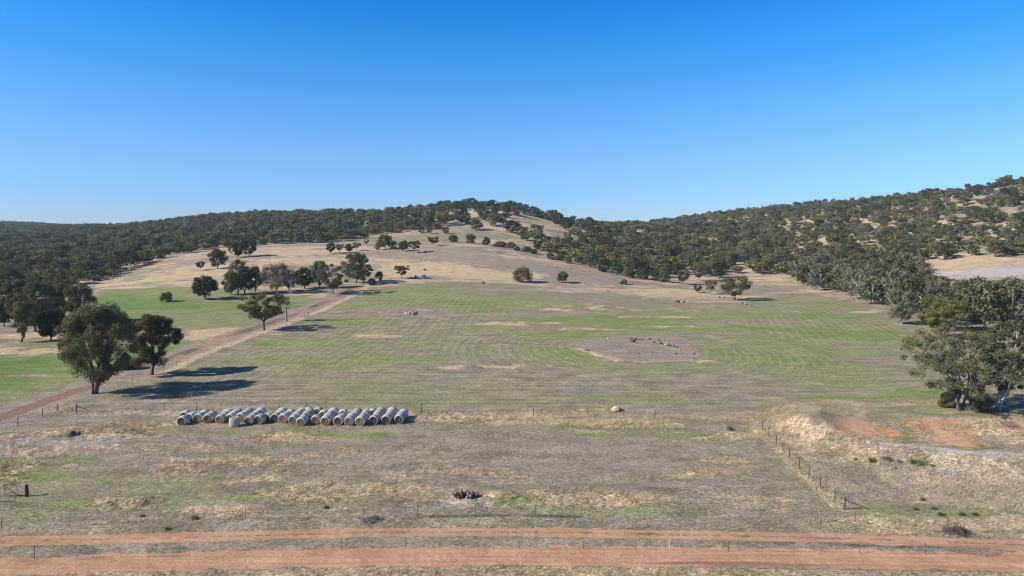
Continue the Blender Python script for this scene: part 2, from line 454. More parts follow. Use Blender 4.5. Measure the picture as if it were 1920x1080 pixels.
M['cut_top'] = mat_noise('weathered_straw_top', (0.14, 0.10, 0.075), (0.36, 0.26, 0.18), 4, 0.95)

# ------------------------------------------------------------------ the land
ROAD = poly((-420, 1100), (-150, 1076), (0, 1062), (200, 1055), (480, 1047), (720, 1043), (960, 1041), (1300, 1044), (1600, 1048), (1920, 1054), (2300, 1064))
VTRACK = poly((-420, 1040), (0, 1015), (240, 1010), (480, 1004), (720, 998), (960, 997), (1300, 1003), (1600, 1010), (1920, 1022), (2300, 1040))
FTRACK = poly((-260, 862), (-120, 822), (0, 784), (60, 762), (115, 742), (180, 722), (240, 704), (330, 667), (430, 631), (520, 601), (600, 570), (650, 546), (668, 536))
FIELD = poly((150, 765), (190, 744), (300, 703), (400, 668), (500, 634), (580, 598), (660, 560), (720, 534), (850, 528), (960, 532), (1100, 548), (1230, 566), (1330, 572), (1430, 556), (1520, 548), (1600, 570), (1690, 612), (1750, 640), (1830, 660), (1990, 660), (2200, 680), (2200, 740), (1920, 748), (1760, 758), (1600, 764), (1440, 767), (1000, 766), (600, 766))
LFIELD = poly((-500, 700), (-200, 672), (0, 656), (110, 634), (175, 600), (170, 560), (190, 543), (380, 538), (520, 546), (640, 548), (600, 566), (520, 592), (430, 622), (330, 658), (240, 690), (150, 714), (60, 745), (0, 764), (-200, 830), (-500, 880))
PATCH = poly((1075, 652), (1090, 636), (1170, 630), (1270, 630), (1310, 655), (1318, 666), (1290, 676), (1200, 680), (1130, 668))
PC = PATCH.mean(0)

th_f = np.arange(-47, 47.001, 0.125)
th_b = np.arange(49, 311.5, 3.0)
TH = np.radians(np.concatenate([th_f, th_b]))
rs = [22.0]
while rs[-1] < 3200:
    r = rs[-1]
    d = 0.8 if r < 44 else min(max(r * r / 17800 * 1.05, 0.16), 2.3) if r < 820 else r * 0.012
    rs.append(r + d)
RS = np.array(rs)
nT, nR = len(TH), len(RS)
GX = np.outer(RS, np.sin(TH)); GY = np.outer(RS, np.cos(TH))
X, Y = GX.ravel(), GY.ravel()
Z0 = gz(X, Y)

cov = {k: np.zeros(X.shape) for k in ('green', 'straw', 'dirt', 'brown', 'clay', 'dark', 'furrow', 'ash')}
def add(k, m, v=1.0): cov[k] = np.maximum(cov[k], m * v)
def sub(k, m): cov[k] = cov[k] * (1 - m)
big = fbm(X, Y, 45, 4, 0.4); fin = fbm(X, Y * 1.3, 3.2, 3, 2.4); mid = fbm(X, Y, 12, 4, 6.1); low = fbm(X, Y * 1.8, 22, 4, 4.4)
Ye = np.maximum(Y, 1)
# hills and upper slopes: dry grass with bare purplish soil
hill = sm(250, 330, np.hypot(X, Y))
add('straw', hill * (0.30 + 0.75 * sm(0.38, 0.58, 0.6 * fbm(X, Y * 1.4, 55, 5, 2.9) + 0.4 * fbm(X * 0.6, Y * 1.8, 9, 4, 12.9))))
add('brown', hill * sm(0.47, 0.62, 0.65 * fbm(X, Y * 1.7, 70, 5, 7.7) + 0.35 * fbm(X * 0.7, Y * 1.6, 8, 4, 17.7)) * 0.85)
# fields
mF = poly_mask(X, Y, FIELD, 2.5); mL = poly_mask(X, Y, LFIELD, 3.0)
for k in ('straw', 'brown'): sub(k, np.maximum(mF, mL))
dB, _ = seg_dist(X, Y, np.vstack([FIELD, FIELD[:1]]))
rx = 0.5 * (PATCH[:, 0].max() - PATCH[:, 0].min()); ry = 0.5 * (PATCH[:, 1].max() - PATCH[:, 1].min())
dP = (np.sqrt(((X - PC[0]) / rx) ** 2 + ((Y - PC[1]) / ry) ** 2) - 1) * 0.5 * (rx + ry)
lap = np.where(dP < dB * 0.8, 200 + dP, dB)
dL, _ = seg_dist(X, Y, np.vstack([LFIELD, LFIELD[:1]]))
lap = np.where(mL > 0.5, dL, lap)
gf = 0.28 + 0.95 * (sm(0.36, 0.66, 0.5 * big + 0.5 * low) - 0.15)
gf = gf * (1 - 0.5 * sm(150, 108, Y)) + 0.12
add('green', mF * gf)
add('green', mL * (0.78 + 0.6 * sm(0.4, 0.65, big)))
add('furrow', mF * 1.0); add('furrow', mL * 0.3)
def spot(px, row, rxm, rym, k, v, rot=0.0, jag=0.7):
    c = P(px, row)
    q = np.sqrt(((X - c[0]) / rxm) ** 2 + ((Y - c[1]) / rym) ** 2)
    m = q < 2.2
    w_ = np.zeros(X.shape)
    w_[m] = 1 - sm(0.3, 1.35, q[m] + jag * ((mid[m] - 0.5) * 1.5 + (fin[m] - 0.5) * 1.5))
    add(k, w_, v)
    return w_
def clear(ks, w_):
    for k in ks: sub(k, w_)
# greener swathes of the crop
for px, row, a, b, v in [(790, 548, 30, 22, 1.1), (700, 566, 22, 16, 1.0), (905, 560, 30, 20, .95), (1050, 572, 25, 18, .9), (640, 603, 18, 10, 1.15), (830, 640, 14, 7, 1.05), (880, 655, 10, 6, 1.0),
                         (600, 690, 10, 5, .9), (1450, 640, 14, 14, 1.05), (1440, 660, 18, 10, .9), (1040, 662, 9, 6, 1.0), (1700, 735, 9, 5, 1.25), (1640, 745, 14, 2.6, 1.1), (1250, 752, 8, 2.5, .9), (1150, 745, 14, 2.5, .75), (1250, 690, 22, 6, .8),
                         (700, 745, 12, 2.2, .6), (1500, 690, 22, 6, .75), (1560, 600, 18, 12, .7)]:
    spot(px, row, a, b, 'green', v)
# straw islands inside the crop
for px, row, a, b in [(1105, 577, 19, 6), (1060, 582, 9, 3), (1175, 580, 13, 1.8), (1250, 594, 11, 2.2), (1020, 605, 12, 1.8), (1210, 612, 12, 1.8), (1120, 617, 8, 1.4), (710, 630, 4, 2), (980, 688, 9, 1.4), (1240, 677, 12, 1.2), (930, 608, 10, 1.2), (1690, 757, 8, 1.6), (1600, 585, 12, 2)]:
    w_ = spot(px, row, a * 1.25, b * 1.2, 'straw', 0.72, jag=1.7); clear(['green'], w_ * 0.6)
bm = line_mask(X, Y, poly((575, 594), (640, 591), (770, 589), (960, 590), (1080, 588)), 3.2, 1.6); add('brown', bm, 0.75); clear(['green', 'furrow'], bm)
# rocky patch
mP = poly_mask(X, Y, PATCH, 2.5)
clear(['green', 'furrow', 'straw'], mP); add('brown', mP, 0.85); add('straw', mP * sm(0.45, 0.7, mid), 0.6)
add('straw', line_mask(X, Y, poly((1075, 652), (1130, 668), (1200, 679), (1290, 675)), 1.2, 1.0), 0.7)
spot(1290, 657, 5, 2.2, 'clay', 0.75)
# upper slopes
for px, row, a, b, k, v in [(850, 512, 28, 16, 'straw', 1.0), (930, 515, 30, 14, 'straw', 1.0), (770, 505, 25, 20, 'straw', .8), (900, 487, 45, 20, 'brown', .9), (800, 470, 40, 20, 'brown', .8), (1080, 545, 25, 10, 'ash', .6), (1150, 530, 30, 14, 'brown', .7), (1250, 550, 30, 10, 'straw', .8), (1330, 565, 20, 6, 'straw', .6), (1300, 575, 20, 4, 'brown', .7),
                            (600, 490, 40, 30, 'straw', .8), (500, 505, 35, 20, 'straw', .8), (600, 505, 25, 12, 'brown', .7), (400, 510, 30, 20, 'straw', .9), (330, 520, 20, 15, 'straw', .9), (360, 475, 20, 20, 'ash', .7),
                            (700, 535, 12, 6, 'straw', .9), (550, 552, 15, 5, 'straw', 1.0), (605, 556, 8, 5, 'straw', 1.0), (430, 622, 14, 7, 'straw', 1.0), (395, 632, 10, 5, 'straw', .9), (1480, 540, 30, 9, 'brown', .9), (1560, 540, 15, 8, 'straw', .7),
                            (1850, 510, 40, 18, 'ash', 1.0), (1800, 495, 30, 14, 'straw', .9), (1900, 512, 25, 10, 'brown', .9), (10, 660, 14, 6, 'straw', 1.0), (90, 630, 16, 6, 'straw', .8), (70, 705, 5, 1.2, 'straw', .5)]:
    w_ = spot(px, row, a, b, k, v)
    clear(['green'] + [q for q in ('straw', 'brown') if q != k], w_ * 0.8)
for px, row, a, b in [(745, 450, 45, 26), (690, 448, 40, 22), (870, 440, 40, 18), (930, 444, 30, 14)]:      # far green paddock behind the knoll
    w_ = spot(px, row, a, b, 'green', 0.55); clear(['straw', 'brown'], w_)
for px, row, a, b in [(750, 525, 5, 1.6), (805, 518, 5, 1.5), (1048, 532, 4, 3), (820, 456, 12, 5), (1105, 503, 12, 5), (1150, 518, 14, 3), (295, 495, 7, 14), (1310, 577, 8, 2.5), (1060, 585, 10, 1.4), (1480, 545, 7, 3), (1740, 630, 7, 2)]:
    w_ = spot(px, row, a, b, 'clay', 0.6, jag=1.6); clear(['green', 'straw'], w_)
# farm track on the left, straw verge and fence line beside it
sf = line_mask(X, Y, FTRACK + np.array([4.2, -1.2]), 2.6, 1.2); add('straw', sf * sm(112, 135, Y), 0.85); clear(['green', 'furrow'], sf)
ft = line_mask(X, Y, FTRACK, 1.45, 1.3); add('dirt', ft * (0.42 + 0.4 * sm(0.3, 0.6, fbm(X, Y, 9, 3, 63)))); add('dark', ft * (0.45 + 0.6 * sm(0.4, 0.65, fbm(X, Y, 14, 3, 65)))); add('brown', line_mask(X, Y, FTRACK, 4.6, 2.2), 0.9); clear(['green', 'furrow', 'straw'], ft); TRK = ft
# near paddock: wandering mixes
pad = (1 - sm(103, 107, Y)) * (Y > 30)
add('brown', pad * sm(0.52, 0.68, fbm(X, Y * 2.2, 18, 4, 11.2)) * 0.6)
add('straw', pad * sm(0.54, 0.72, fbm(X, Y * 2.2, 9, 4, 13.2)) * 0.75)
add('green', pad * sm(0.50, 0.66, fbm(X, Y * 1.6, 16, 4, 15.9)) * 0.62)
add('straw', line_mask(X, Y, poly((600, 792), (800, 782), (1000, 788), (1150, 794), (1250, 793)), 2.4, 2.2), 0.8)
add('straw', line_mask(X, Y, poly((150, 775), (600, 772), (1000, 776), (1440, 782)), 1.8, 1.6), 0.6)
add('straw', line_mask(X, Y, poly((150, 982), (480, 968), (700, 978), (960, 982), (1300, 985), (1700, 993), (1920, 1000)), 1.1, 1.0), 0.55)
for px, row, a, b, k, v in [(430, 824, 4.0, 1.4, 'dirt', .36), (430, 824, 5.0, 1.6, 'dark', .4), (420, 823, 8, 2.4, 'brown', .9), (460, 830, 6, 2, 'brown', .8), (640, 815, 10, 2, 'green', .9), (700, 818, 7, 2, 'green', 1.0), (540, 812, 8, 1.5, 'green', .8), (35, 868, 7, 2.2, 'dark', .45), (25, 882, 10, 4, 'green', 1.15), (100, 895, 7, 2, 'green', .9), (155, 861, 2.6, .8, 'green', 1.45), (128, 872, 3, 1.4, 'straw', .9),
                            (240, 940, 7, 1.5, 'green', 1.05), (170, 940, 4, 1.2, 'green', .9), (480, 932, 3, 1.0, 'green', .9), (690, 938, 2.6, .7, 'green', .9), (405, 896, 1, .5, 'green', 1.2), (340, 905, 3, .6, 'green', .8), (790, 875, 4.5, 1.3, 'straw', .95), (820, 940, 6, 1.8, 'straw', .5), (840, 945, 4.5, 1.6, 'ash', .6), (620, 920, 9, 2, 'straw', .7), (380, 955, 7, 1.2, 'straw', .7),
                            (1090, 845, 7, 1.4, 'brown', 1.0), (1000, 870, 9, 2, 'brown', .8), (1300, 850, 12, 3, 'brown', .9), (1250, 880, 12, 3, 'brown', .8), (1330, 905, 9, 2, 'brown', .7), (1315, 843, 2, .8, 'dirt', .3), (760, 860, 9, 3, 'brown', .8), (560, 880, 10, 2.5, 'brown', .5), (960, 935, 3.5, .9, 'green', 1.2), (1100, 935, 6, 1.6, 'green', .55), (1180, 955, 7, 1.2, 'green', .5), (1090, 925, 8, 1.6, 'straw', .5), (1180, 930, 5, 1.2, 'straw', .7), (1120, 815, 6, 1, 'green', .9), (1080, 800, 4, 1, 'green', .8), (1400, 925, 7, 1.6, 'ash', .25),
                            (250, 795, 9, 1.4, 'straw', .8), (150, 812, 6, 1.8, 'straw', .9), (230, 813, 6, 1.5, 'straw', .9), (60, 830, 10, 3, 'ash', .55), (100, 850, 8, 1.5, 'ash', .5), (300, 775, 12, 1.5, 'ash', .6), (420, 762, 12, 1.3, 'brown', .7), (330, 752, 12, 3, 'ash', .8), (250, 755, 10, 3, 'brown', .7), (260, 840, 9, 2, 'straw', .5)]:
    w_ = spot(px, row, a, b, k, v * (1.3 if k == 'green' else 1.0), jag=1.0)
    if k in ('green', 'straw', 'ash'): clear(['brown'], w_ * 0.8)
    if k != 'green': clear(['green'], w_ * 0.7)
mDry = poly_mask(X, Y, poly((1440, 806), (1500, 866), (1590, 952), (1640, 985), (2000, 1000), (2300, 1000), (2300, 800), (1480, 790)), 2.0)
add('ash', mDry * (0.28 + 0.3 * low)); add('straw', mDry * (0.25 + 0.6 * sm(0.4, 0.6, mid))); clear(['green'], mDry * 0.6)
# dam: straw on the banks, orange clay in the hollow
db, _ = seg_dist(X, Y, DAM_CREST)
nearD = (X > 28) & (X < 120) & (Y > 60) & (Y < 110)
m = np.where(nearD, (1 - sm(4.5, 8, db)), 0); add('straw', m * (0.45 + 0.5 * sm(0.35, 0.6, mid))); clear(['green', 'brown'], m)
add('ash', np.where(nearD, (1 - sm(6, 10, db)) * sm(0.42, 0.62, low) * (Y < 93), 0), 0.45)

hol = np.where(nearD, sm(2.0, 5.0, Y - np.interp(X, DAM_CREST[3:, 0], DAM_CREST[3:, 1])) * sm(42, 45, X) * (1 - sm(96, 100, Y)) * (1 - sm(80, 92, X)), 0)
clear(['straw', 'ash', 'green'], hol); add('brown', hol, 0.75); add('dirt', hol * (0.25 + 0.26 * sm(0.35, 0.6, fbm(X * 1.3, Y * 0.6, 7, 4, 21.0)))); add('straw', hol * sm(0.5, 0.65, fbm(X * 1.6, Y * 0.8, 6, 3, 23.0)), 0.5)
for px, row, a, b, k, v in [(1655, 800, 2.2, 1.6, 'clay', 1.2), (1668, 806, 1.6, 1.2, 'clay', 1.1), (1715, 800, 3, 2.5, 'clay', .45), (1620, 792, 2.5, 1.5, 'clay', .55), (1580, 800, 1.0, .7, 'clay', .9), (1700, 825, 8, 1.6, 'clay', .35), (1800, 812, 4, 3, 'clay', .4), (1660, 822, 3.2, .8, 'green', 1.3), (1690, 790, 3, 2, 'green', .6), (1820, 838, 3, .8, 'green', 1.1), (1520, 830, 1.2, 1, 'clay', .6), (1555, 850, 2.0, 1, 'clay', .45), (1880, 800, 8, 3, 'straw', 1.0), (1870, 905, 2, .5, 'clay', .5), (1600, 950, 9, 2, 'ash', .35), (1810, 960, 9, 1.2, 'green', .7), (1700, 985, 6, 1.4, 'straw', 1.0), (1850, 998, 4, .7, 'dark', .4)]:
    w_ = spot(px, row, a, b, k, v, jag=1.6)
    clear([q for q in ('straw', 'ash', 'brown') if q != k], w_ * 0.8)
cr = np.where(nearD, line_mask(X, Y, DAM_CREST[4:, :2], 0.9, 0.7), 0); clear(['straw', 'dirt', 'brown', 'clay'], cr); add('ash', cr, 0.8)
add('clay', line_mask(X, Y, poly((1547, 788), (1575, 805), (1612, 823)), 0.55, 0.5), 1.1)
clear(['green'], line_mask(X, Y, poly((1420, 800), (1485, 865), (1575, 950)), 1.0, 0.8))
add('straw', line_mask(X, Y, poly((1420, 800), (1485, 865), (1575, 950)), 0.9, 0.7), 0.95)
# broken dark line along the verge fence
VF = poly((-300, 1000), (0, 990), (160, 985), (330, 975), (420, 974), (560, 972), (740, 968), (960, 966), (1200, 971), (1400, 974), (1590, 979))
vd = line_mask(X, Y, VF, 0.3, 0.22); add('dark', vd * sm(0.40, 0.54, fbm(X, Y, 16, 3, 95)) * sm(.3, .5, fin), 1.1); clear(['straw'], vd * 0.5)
vb = line_mask(X, Y, VF + np.array([0, -1.3]), 1.0, 0.6); add('green', vb * sm(0.3, 0.6, low), 0.35); clear(['straw'], vb * 0.6)
# roads
rn = 0.7 * (fbm(X, Y, 5, 3, 31) - 0.5) + 0.9 * (fbm(X, Y, 1.1, 3, 32) - 0.5)
dR, _ = seg_dist(X, Y, ROAD); dV, _ = seg_dist(X, Y, VTRACK)
nearR = Y < 75
road = np.where(nearR, 1 - sm(1.2, 2.05, dR + rn), 0)
dvs = np.where(nearR, np.abs(dV), 99)
vtr = np.where(nearR, np.maximum(1 - sm(0.28, 0.5, np.abs(dvs - 0.52) + rn * 0.4), 0.25 * (1 - sm(0.8, 1.2, dvs))), 0)
verge = np.where(nearR, (1 - sm(3.0, 4.2, dR)) * (Y > 54), 0)
clear(['green', 'straw', 'brown', 'dark', 'ash'], np.maximum(road, vtr * 0.9))
mB = np.where(nearR, 1 - sm(0.7, 1.3, np.abs(Y - (np.interp(X, ROAD[:, 0], ROAD[:, 1]) + np.interp(X, VTRACK[:, 0], VTRACK[:, 1])) / 2 - 0.25)), 0)
add('brown', mB, 0.6); add('dark', mB * sm(0.5, 0.62, fbm(X, Y * 2, 4, 3, 41)), 0.5); add('dirt', mB * sm(0.6, 0.75, fbm(X, Y, 3, 3, 44)), 0.3)
add('dark', road * np.maximum(0.62 * sm(0.52, 0.68, fbm(X * 0.12, Y * 2.0, 2.2, 3, 34)), 0.7 * sm(.5, .62, fbm(X * .5, Y, 2.0, 3, 36)) * (1 - sm(0.0, .35, np.abs(Y - np.interp(X, ROAD[:, 0], ROAD[:, 1]) - 0.95))) * sm(-15, -22, X)))
add('dirt', road, 1.0); add('dirt', vtr, 0.95)
mBot = np.where(nearR, sm(1.5, 2.0, np.interp(X, ROAD[:, 0], ROAD[:, 1]) - Y), 0)
add('straw', mBot * 0.6); add('green', mBot * (1 - sm(1.9, 2.8, np.interp(X, ROAD[:, 0], ROAD[:, 1]) - Y)) * sm(.42, .6, low), 0.9); add('brown', mBot * sm(0.5, 0.65, mid), 0.35)
spot(535, 1040, 1.1, 0.4, 'brown', 0.9)
noroad = 1 - np.maximum(np.maximum(road, vtr), line_mask(X, Y, FTRACK, 2.2, 1.0))
# grassy unevenness as real relief
lumps = (fbm(X, Y, 1.3, 3, 51) - 0.5) * 0.22 * noroad * (0.35 + 0.9 * np.clip(cov['straw'], 0, 1)) * (1 - sm(130, 260, Y))
Z = Z0 + lumps - 0.05 * road
Z = np.where(road > 0.3, Z + 0.03 * np.sin(dR * 7), Z)

idx = np.arange(nT * nR).reshape(nR, nT)
q0 = idx[:-1, :]; q1 = idx[1:, :]
quads = np.stack([q0, np.roll(q0, -1, 1), np.roll(q1, -1, 1), q1], -1).reshape(-1, 4)
def fm(a): return a[quads].mean(1)
hyp = np.hypot(X, Y)
reg = np.zeros(len(quads), int)                                  # 0 ground
reg[fm(sm(300, 301, hyp) * (1 - np.maximum(mF, mL))) > 0.5] = 1     # hills
reg[fm(mF) > 0.5] = 2
reg[fm(mL) > 0.5] = 3
reg[fm(line_mask(X, Y, FTRACK, 1.7, 0.6)) > 0.5] = 4
reg[fm(np.where(nearR, 1 - sm(.85, 1.1, dvs + rn * .5), 0)) > 0.5] = 5
reg[fm(road) > 0.5] = 6
reg[fm(np.where(nearD & (hol > 0.35) | (nearD & (db < 4.0)), 1.0, 0)) > 0.5] = 7
attrA = np.stack([cov['green'], cov['straw'], cov['dirt'], cov['brown']], 1)
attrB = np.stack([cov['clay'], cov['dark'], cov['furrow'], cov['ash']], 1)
CO = np.stack([X, Y, Z], 1)
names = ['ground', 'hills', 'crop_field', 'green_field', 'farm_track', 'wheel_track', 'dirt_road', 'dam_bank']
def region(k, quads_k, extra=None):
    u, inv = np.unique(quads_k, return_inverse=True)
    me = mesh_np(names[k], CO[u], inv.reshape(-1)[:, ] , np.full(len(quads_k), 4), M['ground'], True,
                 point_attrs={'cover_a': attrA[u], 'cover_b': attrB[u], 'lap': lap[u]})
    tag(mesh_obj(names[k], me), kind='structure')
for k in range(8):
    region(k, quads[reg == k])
# the small disc of ground right under the drone
cen = len(CO)
ring = idx[0]
CO = np.vstack([CO, [[0, 0, 0]]]); attrA = np.vstack([attrA, [[0.2, .5, 0, .2]]]); attrB = np.vstack([attrB, [[0, 0, 0, 0]]]); lap = np.append(lap, 0)
tri = np.stack([np.full(nT, cen), np.roll(ring, -1), ring], 1)
u, inv = np.unique(tri, return_inverse=True)
me = mesh_np('ground', CO[u], inv.reshape(-1), np.full(nT, 3), M['ground'], True, point_attrs={'cover_a': attrA[u], 'cover_b': attrB[u], 'lap': lap[u]})
tag(mesh_obj('ground', me), kind='structure')

# ------------------------------------------------------------------ trees
def tube(path, rad, k=6):
    path = np.asarray(path, float); n = len(path)
    d = np.gradient(path, axis=0); d /= np.linalg.norm(d, axis=1)[:, None] + 1e-9
    ref = np.where(np.abs(d[:, 2:3]) < 0.9, np.array([[0, 0, 1.0]]), np.array([[1.0, 0, 0]]))
    ref = np.repeat(ref[:1], n, 0) if n else ref
    a = np.cross(d, ref); a /= np.linalg.norm(a, axis=1)[:, None] + 1e-9
    b = np.cross(d, a)
    ang = np.arange(k) * 2 * np.pi / k
    V = path[:, None] + (a[:, None] * np.cos(ang)[None, :, None] + b[:, None] * np.sin(ang)[None, :, None]) * np.asarray(rad)[:, None, None]
    i = np.arange(n * k).reshape(n, k)
    Q = np.stack([i[:-1], np.roll(i[:-1], -1, 1), np.roll(i[1:], -1, 1), i[1:]], -1).reshape(-1, 4)
    return V.reshape(-1, 3), Q
class Acc:
    def __init__(s): s.V, s.Q, s.n = [], [], 0
    def add(s, V, Q): s.V.append(V); s.Q.append(Q + s.n); s.n += len(V)
    def get(s): return np.vstack(s.V), np.vstack(s.Q)
def bez(a, c, b, n):
    t = np.linspace(0, 1, n)[:, None]
    return (1 - t) ** 2 * a + 2 * t * (1 - t) * c + t * t * b

PAL = {
    'dark':  [(0.040, 0.049, 0.020), (0.098, 0.110, 0.048)],
    'gum':   [(0.064, 0.072, 0.029), (0.162, 0.166, 0.076)],
    'grey':  [(0.086, 0.092, 0.050), (0.196, 0.196, 0.116)],
    'olive': [(0.076, 0.079, 0.020), (0.190, 0.182, 0.058)],
    'green': [(0.054, 0.080, 0.024), (0.135, 0.172, 0.060)],
    'brown': [(0.100, 0.086, 0.050), (0.205, 0.176, 0.104)],
}
def leaves(rng, C, R, n, size, asp, flat, pal, pf):
    """n leaf clusters round every puff centre"""
    k = len(C)
    d = rng.normal(size=(k, n, 3)); d /= np.linalg.norm(d, axis=2)[..., None]
    rr = rng.random((k, n, 1)) ** 0.42
    pos = C[:, None] + d * rr * R[:, None, None] * np.array([1, 1, flat])
    nm = d * 0.9 + rng.normal(size=d.shape) * 0.42 + np.array([0, 0, 0.3])
    nm /= np.linalg.norm(nm, axis=2)[..., None]
    t = np.cross(nm, rng.normal(size=d.shape)); t /= np.linalg.norm(t, axis=2)[..., None]
    b = np.cross(nm, t)
    s = size * rng.uniform(0.6, 1.3, (k, n, 1))
    pos, t, b, s = [v.reshape(-1, v.shape[-1]) for v in (pos, t, b, s)]
    V = np.stack([pos - t * s * 0.5, pos + b * s * asp * 0.5, pos + t * s * 0.5, pos - b * s * asp * 0.5], 1).reshape(-1, 3)
    m = len(pos)
    Q = np.arange(m * 4).reshape(m, 4)
    c0, c1 = np.array(PAL[pal][0]), np.array(PAL[pal][1])
    u = np.clip(np.repeat(pf, n) * 0.6 + rng.random(m) * 0.55, 0, 1)[:, None]
    col = (c0 + (c1 - c0) * u) * np.array([0.97, 0.95, 0.97])
    return V, Q, np.hstack([col, np.ones((m, 1))])

STY = {   # crown base, profile exponents, puffs, puff radius (of width), puff flattening, trunks, limbs, shell bias
    'vase':   dict(cb=0.17, a=0.50, b=0.36, np=115, pr=0.09, fl=1.0, tr=3, lb=14, sh=0.15),
    'round':  dict(cb=0.18, a=0.40, b=0.40, np=84, pr=0.105, fl=0.85, tr=1, lb=8, sh=0.18),
    'tall':   dict(cb=0.16, a=0.45, b=0.42, np=52, pr=0.125, fl=1.0, tr=1, lb=7, sh=0.2),
    'umb':    dict(cb=0.34, a=0.42, b=0.16, np=46, pr=0.10, fl=0.55, tr=1, lb=9, sh=0.3),
    'fan':    dict(cb=0.24, a=0.55, b=0.16, np=60, pr=0.09, fl=0.6, tr=4, lb=10, sh=0.35),
    'ragged': dict(cb=0.22, a=0.40, b=0.40, np=150, pr=0.05, fl=0.8, tr=4, lb=22, sh=0.05),
    'bush':   dict(cb=0.02, a=0.28, b=0.42, np=46, pr=0.16, fl=0.8, tr=2, lb=6, sh=0.3),
    'pom':    dict(cb=0.16, a=0.40, b=0.40, np=40, pr=0.18, fl=0.85, tr=1, lb=5, sh=0.4),
    'wild':   dict(cb=0.12, a=0.36, b=0.40, np=40, pr=0.14, fl=0.8, tr=1, lb=7, sh=0.15),
    'flat':   dict(cb=0.22, a=0.45, b=0.22, np=30, pr=0.15, fl=0.55, tr=2, lb=6, sh=0.2),
}
def tree_data(seed, H, W, sty, pal, leaf, nl, asp=0.55, npm=1.0, sides=6, wood=1.0, lean=0.0, bare=0):
    rng = np.random.default_rng(seed)
    s = STY[sty]
    n = max(5, int(s['np'] * npm))
    pr = s['pr'] * W / math.sqrt(npm) if npm < 1 else s['pr'] * W
    t = rng.random(n) ** 0.8
    f = t ** s['a'] * (1 - t * 0.985) ** s['b']
    tt = np.linspace(0.001, 1, 60); f /= (tt ** s['a'] * (1 - tt * 0.985) ** s['b']).max()
    ang = (np.arange(n) * 2.399 + rng.random(n) * 0.9)
    rad = f * np.sqrt(s['sh'] + (1 - s['sh']) * rng.random(n))
    lob = 1 + 0.16 * np.sin(ang * 3 + seed) + 0.10 * np.sin(ang * 5 + 2.1 * seed)
    wx = np.maximum(W / 2 - pr * 0.85, W * 0.2)
    z = H * (s['cb'] + (1 - s['cb']) * t) * (1 - 0.0) - pr * s['fl'] * 0.8 * t
    C = np.stack([np.cos(ang) * rad * wx * lob + lean * z, np.sin(ang) * rad * wx * lob, z], 1)
    R = pr * rng.uniform(0.7, 1.25, n)
    LV, LQ, LC = leaves(rng, C, R, nl, leaf, asp, s['fl'], pal, rng.random(n))
    A = Acc()
    tr = H * 0.022 * wood + 0.03
    fork = H * max(s['cb'], 0.1)
    L = min(s['lb'], n)
    ends = C[np.argsort(rng.random(n))[:L]]
    bases = [np.array([0, 0, 0.0])]
    for q in range(1, s['tr']):
        bases.append(np.array([math.cos(q * 2.3 + seed), 0.6 * math.sin(q * 2.3 + seed), 0]) * tr * (3.2 if sty == 'ragged' else 1.6))
    forks = []
    for bq in bases:
        top = bq * (4.2 if sty == 'vase' else 2.6) + np.array([lean * fork, 0, fork * rng.uniform(0.75, 1.15)]) + np.append(rng.normal(size=2) * 0.04 * H, 0)
        k = 1.0 if s['tr'] == 1 else 0.6
        pth = bez(bq - np.array([0, 0, 0.4]), bq + np.array([0, 0, fork * 0.5]), top, 5)
        A.add(*tube(pth, np.array([1.5, 1.05, 0.92, 0.86, 0.78]) * tr * k, sides))
        forks.append((top, tr * 0.78 * k))
    for q, e in enumerate(ends):
        st, r0 = forks[q % len(forks)]
        ctrl = st + (e - st) * 0.35 + np.array([0, 0, 0.22 * np.linalg.norm(e - st) * (1 if s['fl'] > 0.7 else -0.15)])
        pth = bez(st - np.array([0, 0, 0.05 * H]), ctrl, e, 6)
        A.add(*tube(pth, np.linspace(r0 * 0.75, r0 * 0.16 + 0.012, 6), max(4, sides - 1)))
        if nl > 8:
            dd = np.linalg.norm(C - e, axis=1)
            own = [i for i in range(n) if dd[i] <= np.linalg.norm(ends - C[i], axis=1).min() + 1e-6 and dd[i] > 1e-6]
            for i in own:
                j = 2 + (i % 3)
                A.add(*tube(bez(pth[j], pth[j] * 0.5 + C[i] * 0.5 + np.array([0, 0, 0.05 * H]), C[i], 4), np.linspace(r0 * 0.3, 0.015, 4), 4))
    for q in range(bare):                      # pale leafless limbs that reach out through the crown
        st, r0 = forks[q % len(forks)]
        a = -1.7 + (q - bare / 2) * 1.1 + rng.random() * 0.6
        e = np.array([math.cos(a) * W * 0.5, math.sin(a) * W * 0.5, H * rng.uniform(0.5, 0.85)])
        pth = bez(st, st * 0.4 + e * 0.6 + np.array([0, 0, 0.08 * H]), e, 6)
        A.add(*tube(pth, np.linspace(r0 * 0.6, 0.04, 6), 5))
        A.add(*tube(bez(pth[3], pth[3] * .5 + e * .5, e + np.array([rng.normal() * .12 * W, -.05 * W, .12 * H]), 4), np.linspace(r0 * 0.35, 0.03, 4), 4))
    WV, WQ = A.get()
    return WV, WQ, LV, LQ, LC
def tree_meshes(nm, *a, bark='bark_grey', **k):
    WV, WQ, LV, LQ, LC = tree_data(*a, **k)
    return (mesh_np(nm + '_trunk', WV, WQ.ravel(), np.full(len(WQ), 4), M[bark], True),
            mesh_np(nm + '_crown', LV, LQ.ravel(), np.full(len(LQ), 4), M['leaf'], False, LC))
def plant_tree(name, tm, x, y, label, cat, group=None, rz=0.0, sc=(1, 1, 1), dz=0.0):
    root = empty(name, (x, y, float(gz(np.array([x]), np.array([y]))[0]) + dz), rz, sc)
    mesh_obj('trunk', tm[0], root); mesh_obj('crown', tm[1], root)
    return tag(root, label, cat, group)

